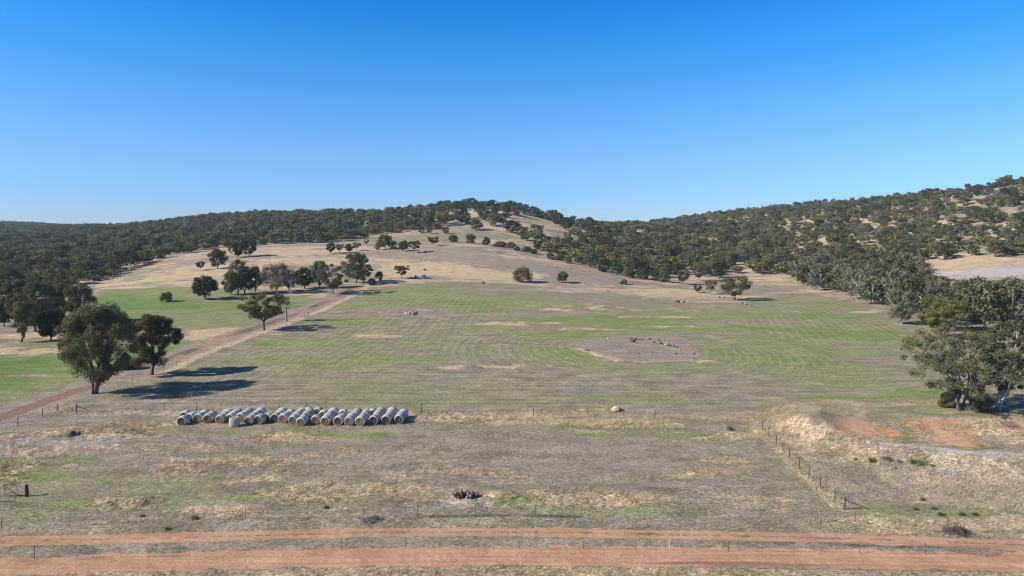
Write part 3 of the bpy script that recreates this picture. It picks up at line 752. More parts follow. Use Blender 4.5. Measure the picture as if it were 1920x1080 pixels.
# single trees one can point at: photo place of the foot, height and width in photo pixels, style, palette, bark, label
SINGLE = [
 (180, 738, 168, 150, 'vase', 'gum', 'bark_dark', 'gum_tree', 'largest dark gum at left, many limbs rising from one short trunk by the track'),
 (285, 703, 114, 96, 'round', 'gum', 'bark_dark', 'gum_tree', 'round gum tree with one dark trunk just right of the largest tree beside the track'),
 (236, 692, 24, 44, 'bush', 'grey', 'bark_grey', 'shrub', 'pale grey shrub on the track edge between the two big left trees'),
 (495, 619, 70, 98, 'umb', 'olive', 'bark_dark', 'gum_tree', 'olive flat topped tree beside the track with its shadow lying on the crop field'),
 (312, 566, 20, 27, 'bush', 'green', 'bark_grey', 'shrub', 'small lone green shrub in the middle of the left green field'),
 (384, 561, 45, 52, 'round', 'dark', 'bark_dark', 'gum_tree', 'dark round tree at the left end of the tree row behind the green field'),
 (432, 553, 44, 38, 'tall', 'gum', 'bark_grey', 'gum_tree', 'grey green gum tree left of the tallest gum in the row behind the green field'),
 (446, 552, 67, 46, 'tall', 'gum', 'bark_grey', 'gum_tree', 'tallest slender gum in the tree row behind the green field'),
 (459, 552, 54, 42, 'tall', 'dark', 'bark_dark', 'gum_tree', 'dark gum tree close against the right side of the tallest slender gum'),
 (478, 548, 50, 36, 'tall', 'dark', 'bark_grey', 'gum_tree', 'thin dark gum with a bare straight trunk, right end of the slender gum group'),
 (518, 551, 60, 68, 'tall', 'brown', 'bark_pale', 'gum_tree', 'thin brownish gum with pale trunk standing behind the flat topped tree'),
 (543, 546, 42, 40, 'tall', 'gum', 'bark_grey', 'gum_tree', 'grey green gum between the pale trunked gum and the dense black green tree'),
 (571, 541, 40, 46, 'round', 'dark', 'bark_dark', 'gum_tree', 'dense black green tree in the middle of the row by the track bend'),
 (600, 541, 52, 42, 'round', 'green', 'bark_grey', 'gum_tree', 'fresher green tree touching the left side of the spreading gum by the track'),
 (624, 551, 58, 78, 'fan', 'gum', 'bark_grey', 'gum_tree', 'spreading gum with several trunks at the top end of the red track'),
 (668, 530, 58, 54, 'round', 'dark', 'bark_dark', 'gum_tree', 'tall dark round crowned tree above the end of the red track'),
 (681, 533, 38, 42, 'fan', 'brown', 'bark_grey', 'gum_tree', 'lower brownish tree in front of the tall dark tree at the track end'),
 (697, 535, 14, 18, 'bush', 'dark', 'bark_grey', 'shrub', 'small dark bush on the top left corner of the crop field'),
 (711, 526, 18, 18, 'bush', 'olive', 'bark_grey', 'shrub', 'small olive bush just above the crop field corner'),
 (753, 523, 25, 30, 'umb', 'gum', 'bark_grey', 'small_tree', 'small lone umbrella shaped tree left of the water tank'),
 (375, 507, 17, 21, 'umb', 'dark', 'bark_grey', 'small_tree', 'small thin tree on the dry slope left of the round dark trees'),
 (407, 504, 39, 40, 'round', 'dark', 'bark_dark', 'gum_tree', 'round dark tree on the dry slope below the left forest'),
 (444, 483, 30, 32, 'round', 'dark', 'bark_dark', 'gum_tree', 'left one of two dark trees at the forest corner on the dry slope'),
 (467, 481, 34, 36, 'round', 'dark', 'bark_dark', 'gum_tree', 'right one of two dark trees at the forest corner on the dry slope'),
 (620, 475, 20, 20, 'round', 'gum', 'bark_grey', 'small_tree', 'first and leftmost small tree of the four on the dry upper slope'),
 (637, 474, 17, 20, 'umb', 'gum', 'bark_grey', 'small_tree', 'second small tree from the left of the four on the dry upper slope'),
 (654, 473, 16, 18, 'round', 'dark', 'bark_grey', 'small_tree', 'third small dark tree of the four on the dry upper slope'),
 (668, 470, 16, 18, 'umb', 'gum', 'bark_grey', 'small_tree', 'rightmost small tree of the four on the dry upper slope'),
 (687, 461, 12, 11, 'umb', 'gum', 'bark_grey', 'small_tree', 'tiny lone tree on the far pale green strip'),
 (722, 467, 28, 34, 'round', 'gum', 'bark_grey', 'gum_tree', 'broad grey green tree left of the knoll top'),
 (708, 468, 14, 14, 'bush', 'gum', 'bark_grey', 'shrub', 'low bush at the left foot of the broad grey green tree by the knoll'),
 (738, 466, 15, 17, 'bush', 'dark', 'bark_grey', 'shrub', 'low dark bush at the right foot of the broad grey green tree by the knoll'),
 (756, 471, 20, 24, 'round', 'gum', 'bark_grey', 'small_tree', 'left one of the two leafy trees on the knoll shoulder'),
 (775, 474, 23, 30, 'umb', 'gum', 'bark_grey', 'small_tree', 'right one of the two leafy trees on the knoll shoulder with orange soil beside it'),
 (812, 461, 18, 24, 'umb', 'dark', 'bark_grey', 'small_tree', 'small tree on bare orange earth at the knoll top'),
 (980, 529, 30, 46, 'bush', 'olive', 'bark_dark', 'shrub', 'wide dense bush with a dark shadow at the top edge of the crop field'),
 (1055, 530, 23, 26, 'pom', 'gum', 'bark_dark', 'shrub', 'round ball shaped bush on a short stem right of the wide dense bush'),
 (1170, 533, 10, 16, 'bush', 'brown', 'bark_grey', 'shrub', 'tiny sparse grey brown bush on the dry slope right of the centre'),
 (1280, 533, 27, 34, 'fan', 'brown', 'bark_grey', 'small_tree', 'brownish half bare tree at the foot of the wooded valley'),
 (1310, 526, 28, 30, 'fan', 'grey', 'bark_pale', 'small_tree', 'pale limbed thin tree at the foot of the wooded valley'),
 (1350, 521, 32, 38, 'round', 'dark', 'bark_dark', 'gum_tree', 'dark tree with a clear trunk above the fan shaped tree'),
 (1308, 549, 15, 20, 'fan', 'brown', 'bark_grey', 'shrub', 'bare grey bush left of the small tree near the fan shaped tree'),
 (1332, 552, 27, 26, 'umb', 'olive', 'bark_grey', 'small_tree', 'small slim tree just left of the fan shaped tree'),
 (1378, 563, 46, 72, 'fan', 'olive', 'bark_dark', 'gum_tree', 'wide fan shaped tree on the dry edge right of the crop field top'),
 (1690, 608, 70, 56, 'tall', 'grey', 'bark_pale', 'gum_tree', 'white limbed gum at the right field edge in front of the creek trees'),
 (1765, 634, 78, 100, 'fan', 'olive', 'bark_dark', 'gum_tree', 'broad olive brown tree on the right field edge above the big ragged gum'),
 (1805, 769, 154, 226, 'ragged', 'gum', 'bark_dark', 'gum_tree', 'big ragged many trunked gum at right standing above the farm dam'),
 (1868, 766, 166, 130, 'ragged', 'gum', 'bark_pale', 'gum_tree', 'leaning white limbed gum at the right edge behind the big ragged gum'),
 (1838, 772, 36, 44, 'bush', 'grey', 'bark_grey', 'shrub', 'grey bushy growth at the foot of the big ragged gum'),
 (1778, 764, 30, 34, 'bush', 'gum', 'bark_grey', 'shrub', 'low leafy growth round the left trunk of the big ragged gum'),
 (40, 642, 80, 44, 'tall', 'gum', 'bark_dark', 'gum_tree', 'narrow leafy gum at the far left on the edge of the green field'),
 (8, 612, 46, 40, 'round', 'dark', 'bark_dark', 'gum_tree', 'dark round tree at the left picture edge'),
 (96, 638, 58, 64, 'round', 'dark', 'bark_dark', 'gum_tree', 'dense dark tree between the narrow gum and the largest left tree'),
 (66, 622, 96, 84, 'round', 'gum', 'bark_dark', 'gum_tree', 'tall broad gum rising behind the narrow leafy gum at left'),
 (150, 606, 74, 64, 'tall', 'gum', 'bark_grey', 'gum_tree', 'upright grey gum directly behind the largest left tree'),
 (28, 606, 82, 66, 'round', 'gum', 'bark_grey', 'gum_tree', 'broad gum at the left edge behind the narrow leafy gum'),
 (112, 604, 76, 66, 'round', 'olive', 'bark_grey', 'gum_tree', 'olive crowned gum left of the upright grey gum at left'),
]
# the row of shrubs along the knoll edge and the trees that end it
for i, (px, row, h, w, pal) in enumerate([(850, 454, 14, 22, 'dark'), (882, 456, 18, 28, 'gum'), (912, 460, 17, 20, 'dark'), (938, 463, 12, 32, 'gum'), (958, 465, 12, 22, 'gum'), (970, 470, 9, 13, 'dark'), (988, 472, 11, 22, 'dark'), (1001, 476, 10, 16, 'dark'),
                                           (1032, 486, 14, 19, 'gum'), (1050, 488, 13, 24, 'gum'), (1066, 494, 17, 20, 'gum'), (1086, 493, 14, 24, 'gum')]):
    o_ = ['first', 'second', 'third', 'fourth', 'fifth', 'sixth', 'seventh', 'eighth', 'ninth', 'tenth', 'eleventh', 'twelfth'][i]
    SINGLE.append((px, row, h, w, 'bush', pal, 'bark_grey', 'shrub', o_ + ' shrub from the left in the row that edges the bare knoll'))
for i, (px, row, h, w, pal) in enumerate([(1108, 501, 30, 38, 'green'), (1132, 509, 26, 34, 'dark'), (1156, 515, 26, 32, 'gum'), (1180, 520, 20, 28, 'gum'), (1206, 523, 24, 30, 'dark'), (1230, 526, 19, 22, 'dark'), (1246, 529, 24, 28, 'green')]):
    o_ = ['topmost', 'second', 'third', 'fourth', 'fifth', 'sixth', 'lowest'][i]
    SINGLE.append((px, row, h, w, 'bush', pal, 'bark_dark', 'small_tree', o_ + ' bushy tree down the line along the wood edge right of the knoll'))
CATS = {'gum_tree': 'tree', 'small_tree': 'tree', 'shrub': 'shrub'}
used_xy = []
for i, (px, row, h, w, sty, pal, bark, nm, lab) in enumerate(SINGLE):
    x, y = P(px, row)
    Hm, Wm = h * y / F, w * y / F
    if y < 150:   leaf, nl, npm = 0.24, 400 if sty != 'ragged' else 150, 1.0
    elif y < 230: leaf, nl, npm = 0.32, 240, 1.0
    elif y < 340: leaf, nl, npm = 0.42, 130, 0.9
    else:         leaf, nl, npm = 0.66, 48, 0.8
    leaf *= min(1.0, max(0.55, Wm / 9))
    tm = tree_meshes(nm, 100 + i, Hm, Wm, sty, pal, leaf, nl, bark=bark, npm=npm, asp=0.7, sides=8 if y < 200 else 5, lean=0.28 if lab.startswith('leaning') else 0.0, bare=5 if bark == 'bark_pale' else 0)
    plant_tree(nm, tm, x, y, lab, CATS[nm], rz=0.0)
    used_xy.append((x, y, Wm * 0.45))

# half dead tree beside the flat topped one: bare pale limbs to the right, a little foliage to the left
def dead_tree(px, row, hpx):
    x, y = P(px, row); H = hpx * y / F
    rng = np.random.default_rng(5)
    A = Acc()
    A.add(*tube(bez(np.array([0, 0, -.4]), np.array([0.1, 0, H * .2]), np.array([-0.1, 0, H * .38]), 6), np.linspace(.32, .2, 6), 7))
    B = Acc()
    def branch(p, d, ln, r, lev):
        e = p + d * ln; c = p + d * ln * .5 + np.array([0, 0, -.08 * ln]) + rng.normal(size=3) * .05 * ln
        pth = bez(p, c, e, 5); B.add(*tube(pth, np.linspace(r, r * .45, 5), 5))
        if lev > 0:
            for q in range(3):
                nd = d + rng.normal(size=3) * .55 + np.array([0, 0, .15]); nd /= np.linalg.norm(nd)
                branch(pth[2 + q if q < 3 else 4], nd, ln * rng.uniform(.5, .75), r * .5, lev - 1)
    top = np.array([-0.1, 0, H * .36])
    for d, ln in [((.75, .1, .6), .42), ((.35, -.3, .95), .5), ((.95, .2, .15), .35), ((-.6, .2, .8), .36), ((-.85, -.2, .35), .34), ((.15, .3, 1), .5), ((.7, -.3, -.25), .25)]:
        d = np.array(d); d /= np.linalg.norm(d); branch(top, d, ln * H, .11, 3)
    root = empty('dead_tree', (x, y, float(gz(np.array([x]), np.array([y]))[0])))
    tag(root, 'half dead tree with bare pale limbs right of the flat topped tree', 'tree')
    V, Q = A.get(); mesh_obj('trunk', mesh_np('dead_trunk', V, Q.ravel(), np.full(len(Q), 4), M['bark_grey'], True), root)
    V, Q = B.get(); mesh_obj('limbs', mesh_np('dead_limbs', V, Q.ravel(), np.full(len(Q), 4), M['dead'], True), root)
    C = np.array([(-.26, .0, .74), (-.18, .1, .66), (-.34, -.05, .62), (-.1, 0, .56), (-.22, .05, .5), (-.02, .05, .66), (-.12, -.1, .74), (.04, 0, .52)]) * H
    LV, LQ, LC = leaves(rng, C, np.full(8, .1 * H), 150, .32, .6, .6, 'olive', rng.random(8))
    mesh_obj('foliage', mesh_np('dead_foliage', LV, LQ.ravel(), np.full(len(LQ), 4), M['leaf'], False, LC), root)
dead_tree(537, 603, 66)

# ---- woods: places drawn at random over the wooded slopes, nearest ones single trees, the far rest one mass
def holes(px, row):
    d = 1.0
    for cx, cy, ax, ay in HOLES:
        q = ((px - cx) / ax) ** 2 + ((row - cy) / ay) ** 2
        d *= 1 - 0.96 * math.exp(-(q * 1.15) ** 3)
    return d
HOLES = [(130, 462, 70, 4), (205, 470, 24, 7), (40, 470, 30, 3),
         (850, 404, 30, 9), (900, 402, 42, 10), (940, 415, 30, 9), (985, 400, 34, 10), (1010, 420, 40, 16), (1035, 435, 34, 16), (880, 428, 60, 8), (960, 432, 34, 10), (790, 418, 22, 4), (740, 414, 18, 3), (700, 422, 30, 3), (650, 428, 20, 3),
         (980, 455, 70, 9), (1060, 448, 26, 8), (880, 443, 90, 8), (760, 445, 90, 8),
         (1190, 437, 26, 7), (1220, 425, 22, 5), (1260, 452, 32, 8), (1330, 455, 40, 8), (1390, 448, 30, 8), (1320, 418, 22, 4), (1250, 430, 22, 5), (1290, 440, 18, 5), (1160, 450, 18, 4), (1400, 412, 16, 5), (1385, 470, 24, 5), (1280, 500, 18, 5),
         (1540, 400, 18, 6), (1620, 392, 24, 6), (1690, 395, 30, 7), (1655, 405, 20, 6), (1685, 412, 18, 6), (1625, 422, 22, 6), (1580, 440, 20, 5), (1510, 420, 26, 6), (1820, 395, 40, 8), (1790, 412, 24, 10), (1770, 425, 24, 7), (1870, 360, 60, 8), (1890, 345, 40, 6), (1840, 375, 30, 6), (1910, 400, 26, 10), (1870, 425, 28, 6), (1750, 405, 14, 6), (1620, 463, 40, 4), (1540, 470, 22, 3), (1450, 424, 16, 5), (1900, 440, 20, 6), (1640, 500, 14, 3), (1860, 503, 120, 22), (1780, 498, 26, 10)]
ZONES = [   # px polygon of the feet, depth limits, spacing weight, palettes, (height range), name of the wood
 ('left', [(-500, 600), (-200, 575), (0, 560), (120, 545), (170, 532), (215, 518), (255, 500), (290, 488), (330, 477), (420, 466), (480, 459), (620, 455), (690, 446), (760, 436), (800, 428), (830, 400), (760, 385), (500, 380), (0, 390), (-500, 380)], 215, 1900, 1.0),
 ('hill', [(620, 440), (760, 432), (860, 432), (960, 440), (1020, 446), (1100, 462), (1130, 440), (1110, 400), (1000, 375), (880, 375), (760, 380), (690, 400)], 520, 900, 0.95),
 ('valley', [(1000, 470), (1080, 486), (1130, 500), (1190, 514), (1250, 524), (1300, 520), (1400, 512), (1470, 520), (1500, 505), (1450, 450), (1300, 395), (1090, 405), (1060, 440)], 385, 1500, 0.85),
 ('right', [(1400, 505), (1500, 515), (1760, 488), (1940, 478), (2600, 470), (2600, 290), (1920, 310), (1700, 350), (1400, 380), (1250, 400), (1300, 420), (1440, 460)], 360, 1000, 0.9),
 ('creek', [(1490, 525), (1530, 545), (1620, 567), (1700, 596), (1790, 622), (1900, 632), (2100, 640), (2300, 640), (2300, 545), (1920, 535), (1760, 530), (1720, 515), (1640, 505), (1500, 508)], 150, 420, 1.25),
]
rng = np.random.default_rng(21)
cands = []
N = 95000
ss = rng.uniform(-1.05, 1.05, N)
yy = np.sqrt(rng.uniform(150 ** 2, 1900 ** 2, N))
xx = ss * yy
zz = gz(xx, yy)
ppx, prow = proj(xx, yy, zz)
u1 = rng.random(N)
cell = {}
clump = fbm(xx, yy, 30, 3, 77.0)
for i in range(N):
    px, row, y = ppx[i], prow[i], yy[i]
    zone = None
    for zn, pg, y0, y1, dens in ZONES:
        if y0 <= y <= y1 and inside_px(px, row, pg): zone = (zn, dens); break
    if zone is None: continue
    pr = zone[1] * holes(px, row)
    if zone[0] in ('hill', 'right'):
        pr *= 0.45 + 1.1 * float(sm(0.38, 0.6, clump[i]))
        if zone[0] == 'right' and row < 400 and px > 1700: pr *= 0.6
    if zone[0] == 'hill': pr *= float(1 - 0.86 * sm(800, 880, px))
    if u1[i] > pr: continue
    sp = {'left': 7.2, 'hill': 8.2, 'valley': 7.0, 'right': 7.2, 'creek': 7.2}[zone[0]] * (1.0 + 0.25 * float(sm(700, 1500, y)))
    k = (int(xx[i] // 10), int(y // 10))
    ok = True
    for a in (-1, 0, 1):
        for b in (-1, 0, 1):
            for (qx, qy) in cell.get((k[0] + a, k[1] + b), ()):
                if (qx - xx[i]) ** 2 + (qy - y) ** 2 < sp * sp: ok = False
    if ok:
        for (qx, qy, qr) in used_xy:
            if (qx - xx[i]) ** 2 + (qy - y) ** 2 < (qr + 2.0) ** 2: ok = False; break
    if not ok: continue
    cell.setdefault(k, []).append((xx[i], y))
    cands.append((xx[i], y, zone[0], px, row))
# crest trees of the middle hill, standing clear against the sky
for px in (842, 858, 872, 893, 908, 921, 934, 944, 958, 972, 985, 1001, 1014, 1030, 1046, 1060, 1074, 1088):
    s = (px - CX) / F; ys = np.arange(560, 800, 2.0)
    r = HOR - F * (gz(s * ys, ys) - CAM_H) / ys
    y = ys[int(np.argmin(r))]
    cands.append((s * y, y, 'crest', px, float(r.min())))
SLOPE = [(832, 424, 28, 42, 'olive'), (812, 416, 16, 20, 'gum'), (868, 412, 26, 30, 'dark'), (850, 398, 20, 28, 'gum'), (836, 397, 18, 26, 'gum'), (895, 402, 22, 28, 'gum'), (925, 415, 28, 34, 'dark'), (941, 421, 22, 26, 'dark'), (893, 432, 22, 30, 'dark'),
 (960, 437, 26, 42, 'dark'), (979, 441, 18, 30, 'gum'), (968, 405, 22, 26, 'gum'), (990, 402, 22, 28, 'gum'), (1012, 405, 20, 26, 'dark'), (1032, 413, 18, 24, 'gum'), (1046, 423, 22, 26, 'dark'), (1062, 431, 24, 30, 'dark'), (985, 451, 18, 28, 'dark'), (1005, 455, 24, 40, 'olive'), (1026, 461, 18, 30, 'dark'),
 (790, 437, 14, 18, 'gum'), (806, 438, 12, 16, 'gum'), (836, 439, 14, 16, 'dark'), (800, 426, 20, 24, 'gum'), (770, 430, 18, 24, 'dark'), (745, 432, 16, 22, 'gum'), (720, 436, 18, 24, 'dark'), (700, 440, 16, 26, 'olive'), (1080, 447, 20, 28, 'olive'), (1050, 470, 18, 26, 'olive')]
OVER = {}
for px, row, h, w, pal in SLOPE:
    x, y = P(px, row)
    OVER[len(cands)] = ('flat' if pal == 'olive' else 'wild', pal, h * y / F, w * y / F)
    cands.append((x, y, 'hill', px, row))
def pick(zn, px, row, r):
    """style, palette, bark, height, width of a wild tree"""
    olive = 0.28
    if zn == 'right' and 400 < row < 500: olive = 0.48
    if zn == 'right' and row < 400: olive = 0.3
    if zn == 'valley' and row > 450: olive = 0.4
    if zn == 'left' and 440 < row < 490: olive = 0.5
    a = r.random()
    if zn == 'creek':
        pal = 'grey' if a < 0.55 else 'gum' if a < 0.85 else 'dark'
        return 'wild', pal, r.uniform(9.5, 14.5), r.uniform(10, 14)
    if a < olive: return 'flat', 'olive', r.uniform(4.5, 7.5), r.uniform(10, 15)
    b = r.random()
    pal = 'gum' if b < 0.5 else 'dark' if b < 0.8 else 'grey'
    if zn in ('hill', 'crest'):
        return 'wild', 'gum' if b < 0.45 else 'dark', r.uniform(9, 13.5), r.uniform(11, 17)
    return 'wild', pal, r.uniform(5.5, 11.5), r.uniform(7.5, 15.5)
r2 = np.random.default_rng(33)
props = [pick(c[2], c[3], c[4], r2) for c in cands]
props = [(p_[0], p_[1], p_[2] * .95, p_[3] * .9) if c_[2] == 'right' else p_ for p_, c_ in zip(props, cands)]
for i_, v_ in OVER.items(): props[i_] = v_
for i_, c_ in enumerate(cands):          # the belt gets lower toward the right edge, where the pale field shows above it
    if c_[2] == 'creek' and c_[3] > 1730:
        hm_ = max(3.5, (c_[4] - 521) * c_[1] / F) * r2.choice([.62, .8, .95, 1.08, 1.2])
        if props[i_][2] > hm_: props[i_] = (props[i_][0], props[i_][1], hm_, min(props[i_][3], hm_ * 1.25))
order = sorted([i for i, c in enumerate(cands) if -40 < c[3] < 1960], key=lambda i: -props[i][2] / cands[i][1])
singles = set([i for i in order if i in OVER] + [i for i in order if i not in OVER][:265])
# shared meshes: a few variants per kind, two levels of detail
VAR = {}
for sty, pal, Hh, Ww in [('wild', 'gum', 9, 9.5), ('wild', 'dark', 9, 9.5), ('wild', 'grey', 9, 9.5), ('flat', 'olive', 6, 9.5)]:
    for v in range(4):
        bark = 'bark_pale' if pal == 'grey' or v == 1 else 'bark_grey'
        VAR[(sty, pal, 'mid', v)] = tree_meshes('wild_tree', 900 + v * 7 + len(pal), Hh, Ww, sty, pal, 0.55, 56, bark=bark, asp=0.75, sides=5, bare=3 if bark == 'bark_pale' else 0)
        VAR[(sty, pal, 'far', v)] = tree_data(900 + v * 7 + len(pal), Hh, Ww, sty, pal, 1.05, 20, asp=0.8, npm=0.7, sides=4)
WLAB = {
 ('creek', 'grey'): 'grey leaved gum in the creek side belt right of the crop field', ('creek', 'gum'): 'grey green gum in the creek side belt right of the crop field', ('creek', 'dark'): 'dark crowned gum in the creek side belt right of the crop field',
 ('valley', 'gum'): 'grey green tree in the wooded valley between the two hills', ('valley', 'dark'): 'dark crowned tree in the wooded valley between the two hills', ('valley', 'grey'): 'grey crowned tree in the wooded valley between the two hills', ('valley', 'olive'): 'low olive spreading tree in the wooded valley between the two hills',
 ('right', 'gum'): 'grey green tree on the lower right hillside above the creek trees', ('right', 'dark'): 'dark crowned tree on the lower right hillside above the creek trees', ('right', 'grey'): 'grey crowned tree on the lower right hillside above the creek trees', ('right', 'olive'): 'low olive spreading tree on the lower right hillside above the creek trees',
 ('left', 'gum'): 'grey green tree in the forest left of the dry slope', ('left', 'dark'): 'dark crowned tree in the forest left of the dry slope', ('left', 'grey'): 'grey crowned tree in the forest left of the dry slope', ('left', 'olive'): 'low olive spreading tree in the forest left of the dry slope',
 ('hill', 'gum'): 'grey green tree scattered on the slope of the middle hill', ('hill', 'dark'): 'dark crowned tree scattered on the slope of the middle hill', ('hill', 'olive'): 'low olive tree scattered on the slope of the middle hill', ('hill', 'grey'): 'grey tree scattered on the slope of the middle hill',
 ('crest', 'gum'): 'grey green tree on the crest of the middle hill', ('crest', 'dark'): 'dark crowned tree on the crest of the middle hill', ('crest', 'olive'): 'low olive tree on the crest of the middle hill',
}
WG = {'creek': 'gums of the creek side belt', 'valley': 'trees of the wooded valley', 'right': 'trees on the right hillside', 'left': 'trees of the left forest', 'hill': 'trees on the middle hill', 'crest': 'trees on the crest of the middle hill'}
mass = dict(V=[], Q=[], C=[], n=0)
wood = Acc()
for i, c in enumerate(cands):
    sty, pal, Hh, Ww = props[i]
    x, y = c[0], c[1]
    v = int(r2.integers(0, 4)); rz = r2.uniform(0, 2 * math.pi)
    sh = Hh / (9 if sty == 'wild' else 6); sw = Ww / 9.5
    if i in singles:
        plant_tree('wild_gum' if sty == 'wild' else 'wild_acacia', VAR[(sty, pal, 'mid', v)], x, y, WLAB[(c[2], pal)], 'tree', WG[c[2]] + ' (' + pal + ')', rz, (sw, sw, sh))
    else:
        WV, WQ, LV, LQ, LC = VAR[(sty, pal, 'far', v)]
        ca, sa = math.cos(rz), math.sin(rz)
        Rm = np.array([[ca * sw, -sa * sw, 0], [sa * sw, ca * sw, 0], [0, 0, sh]])
        off = np.array([x, y, float(gz(np.array([x]), np.array([y]))[0])])
        keep = slice(None) if y < 800 else np.arange(len(LQ)) % 3 > 0
        lq = LQ[keep]
        V_ = LV[lq.ravel()] @ Rm.T
        if y >= 800: pass
        mass['V'].append(V_ + off); mass['C'].append(LC[keep] * np.array([1, 1, 1, 1]) * np.append(np.full(3, r2.uniform(0.72, 1.18)), 1)); mass['n'] += len(lq)
        if y < 900: wood.add(WV @ Rm.T + off, WQ)
V_ = np.vstack(mass['V'])
tag(mesh_obj('woodland', mesh_np('woodland', V_, np.arange(len(V_)), np.full(mass['n'], 4), M['leaf'], False, np.vstack(mass['C']))),
    'far grey green woodland covering the hills behind the nearer trees', 'woodland', kind='stuff')
WV, WQ = wood.get()
tag(mesh_obj('woodland_trunks', mesh_np('woodland_trunks', WV, WQ.ravel(), np.full(len(WQ), 4), M['bark_grey'], True)),
    'trunks and limbs of the far woodland on the hills', 'woodland', kind='stuff')
print('trees', len(cands), 'single', len(singles), 'mass quads', mass['n'])

# ------------------------------------------------------------------ hay bales
BR, BL = 0.67, 1.22
def lathe_y(profile, k=28, cap0=False, cap1=False):
    """surface of revolution round the Y axis: profile = [(y, r)]"""
    ang = np.arange(k) * 2 * np.pi / k
    V = np.array([[(r * math.cos(a), yv, r * math.sin(a)) for a in ang] for yv, r in profile]).reshape(-1, 3)
    i = np.arange(len(profile) * k).reshape(-1, k)
    Q = np.stack([i[:-1], i[1:], np.roll(i[1:], -1, 1), np.roll(i[:-1], -1, 1)], -1).reshape(-1, 4)
    return V, Q
def wobble(V, amp, seed):
    a = np.arctan2(V[:, 2], V[:, 0])
    rr = np.random.default_rng(seed)
    f = 1 + amp * (np.sin(2 * a + rr.random() * 6) + 0.6 * np.sin(3 * a + 4 * V[:, 1] + rr.random() * 6) + .4 * np.sin(7 * a + 3 * V[:, 1]))
    V = V.copy(); V[:, 0] *= f; V[:, 2] *= f
    V[:, 2] = np.where(V[:, 2] < -0.62 * BR, -0.62 * BR + (V[:, 2] + 0.62 * BR) * 0.55, V[:, 2])      # settled flat underneath
    return V
wrap_me, end_me = {}, {}
for v in range(3):
    h = BL / 2
    V, Q = lathe_y([(-h + .04, BR * .76), (-h, BR * .82), (-h + .07, BR * .92), (-h + .22, BR * .985), (0, BR * 1.03), (h - .22, BR * .985), (h - .07, BR * .92), (h, BR * .82), (h - .04, BR * .76)])
    V = wobble(V, 0.012, v)
    for kx, mt in (('blue', 'wrap_blue'), ('mauve', 'wrap_mauve'), ('bare', 'bale_side')):
        wrap_me[(kx, v)] = mesh_np('net_wrap', V, Q.ravel(), np.full(len(Q), 4), M[mt], True)
    for kx, mt in (('straw', 'end_straw'), ('dark', 'end_dark'), ('top', 'cut_top')):
        for sgn in (-1, 1):
            E, EQ = lathe_y([(sgn * (h - .04), BR * .80), (sgn * (h - .01), BR * .66), (sgn * (h - .02), BR * .45), (sgn * (h - .05), BR * .22), (sgn * (h - .09), BR * .07), (sgn * (h - .1), 0.001)])
            end_me[(kx, v, sgn)] = mesh_np('straw_end', wobble(E, 0.012, v), EQ.ravel(), np.full(len(EQ), 4), M[mt], True)
def bale(x, y, yaw, wrap, end, label, v, upright=False, group='round hay bales lined up in the paddock'):
    zg = float(gz(np.array([x]), np.array([y]))[0])
    root = empty('hay_bale', (x, y, zg), yaw)
    tag(root, label, 'hay bale', group)
    sb_ = rb.uniform(.95, 1.05); root.scale = (sb_ * rb.uniform(.98, 1.03), sb_, sb_)
    piv = (0, 0, BR * 0.82 + 0.0)
    for nm, me, lab in (('net_wrap', wrap_me[(wrap, v)], None), ('straw_end', end_me[(end, v, -1)], None), ('straw_end', end_me[('straw' if end == 'dark' and v == 1 else end, v, 1)], None)):
        o = mesh_obj(nm, me, root, (0, 0, BL / 2 - .03) if upright else piv)
        if upright: o.rotation_euler = (math.radians(-90), 0, 0)
ORD = ['first', 'second', 'third', 'fourth', 'fifth', 'sixth', 'seventh', 'eighth', 'ninth', 'tenth', 'eleventh', 'twelfth', 'thirteenth', 'fourteenth', 'fifteenth', 'sixteenth', 'seventeenth', 'eighteenth', 'nineteenth', 'twentieth', 'twenty first', 'twenty second', 'twenty third', 'twenty fourth', 'twenty fifth']
# front end of each file of bales: photo place of its foot, bales behind one another, yaw (degrees), wrap, end
FILES = [(340, 798, 1, -3, 'blue', 'dark'), (355, 792, 1, 14, 'blue', 'dark'), (344, 788, 1, 0, 'blue', 'dark'), (371, 792, 2, 0, 'blue', 'straw'), (389, 794, 2, -9, 'blue', 'straw'), (411, 795, 3, -2, 'blue', 'straw'), (430, 793, 3, -2, 'blue', 'straw'),
         (450, 792, 3, 0, 'blue', 'straw'), (465, 797, 4, 0, 'blue', 'straw'), (484, 796, 1, 12, 'mauve', 'dark'), (499, 791, 1, 32, 'blue', 'dark'), (515, 792, 3, 0, 'blue', 'dark'), (530, 794, 3, 0, 'blue', 'straw'), (548, 796, 4, 0, 'blue', 'straw'),
         (564, 800, 4, -3, 'blue', 'straw'), (591, 796, 1, -4, 'mauve', 'straw'), (608, 798, 4, 0, 'blue', 'straw'), (633, 798, 2, 4, 'mauve', 'dark'), (653, 799, 4, 2, 'mauve', 'straw'), (674, 799, 4, 2, 'mauve', 'straw'),
         (700, 797, 4, 3, 'mauve', 'dark'), (723, 796, 4, 2, 'mauve', 'dark'), (747, 795, 3, 3, 'mauve', 'dark')]
PLACE = ['front', 'second', 'third', 'fourth']
rb = random.Random(4)
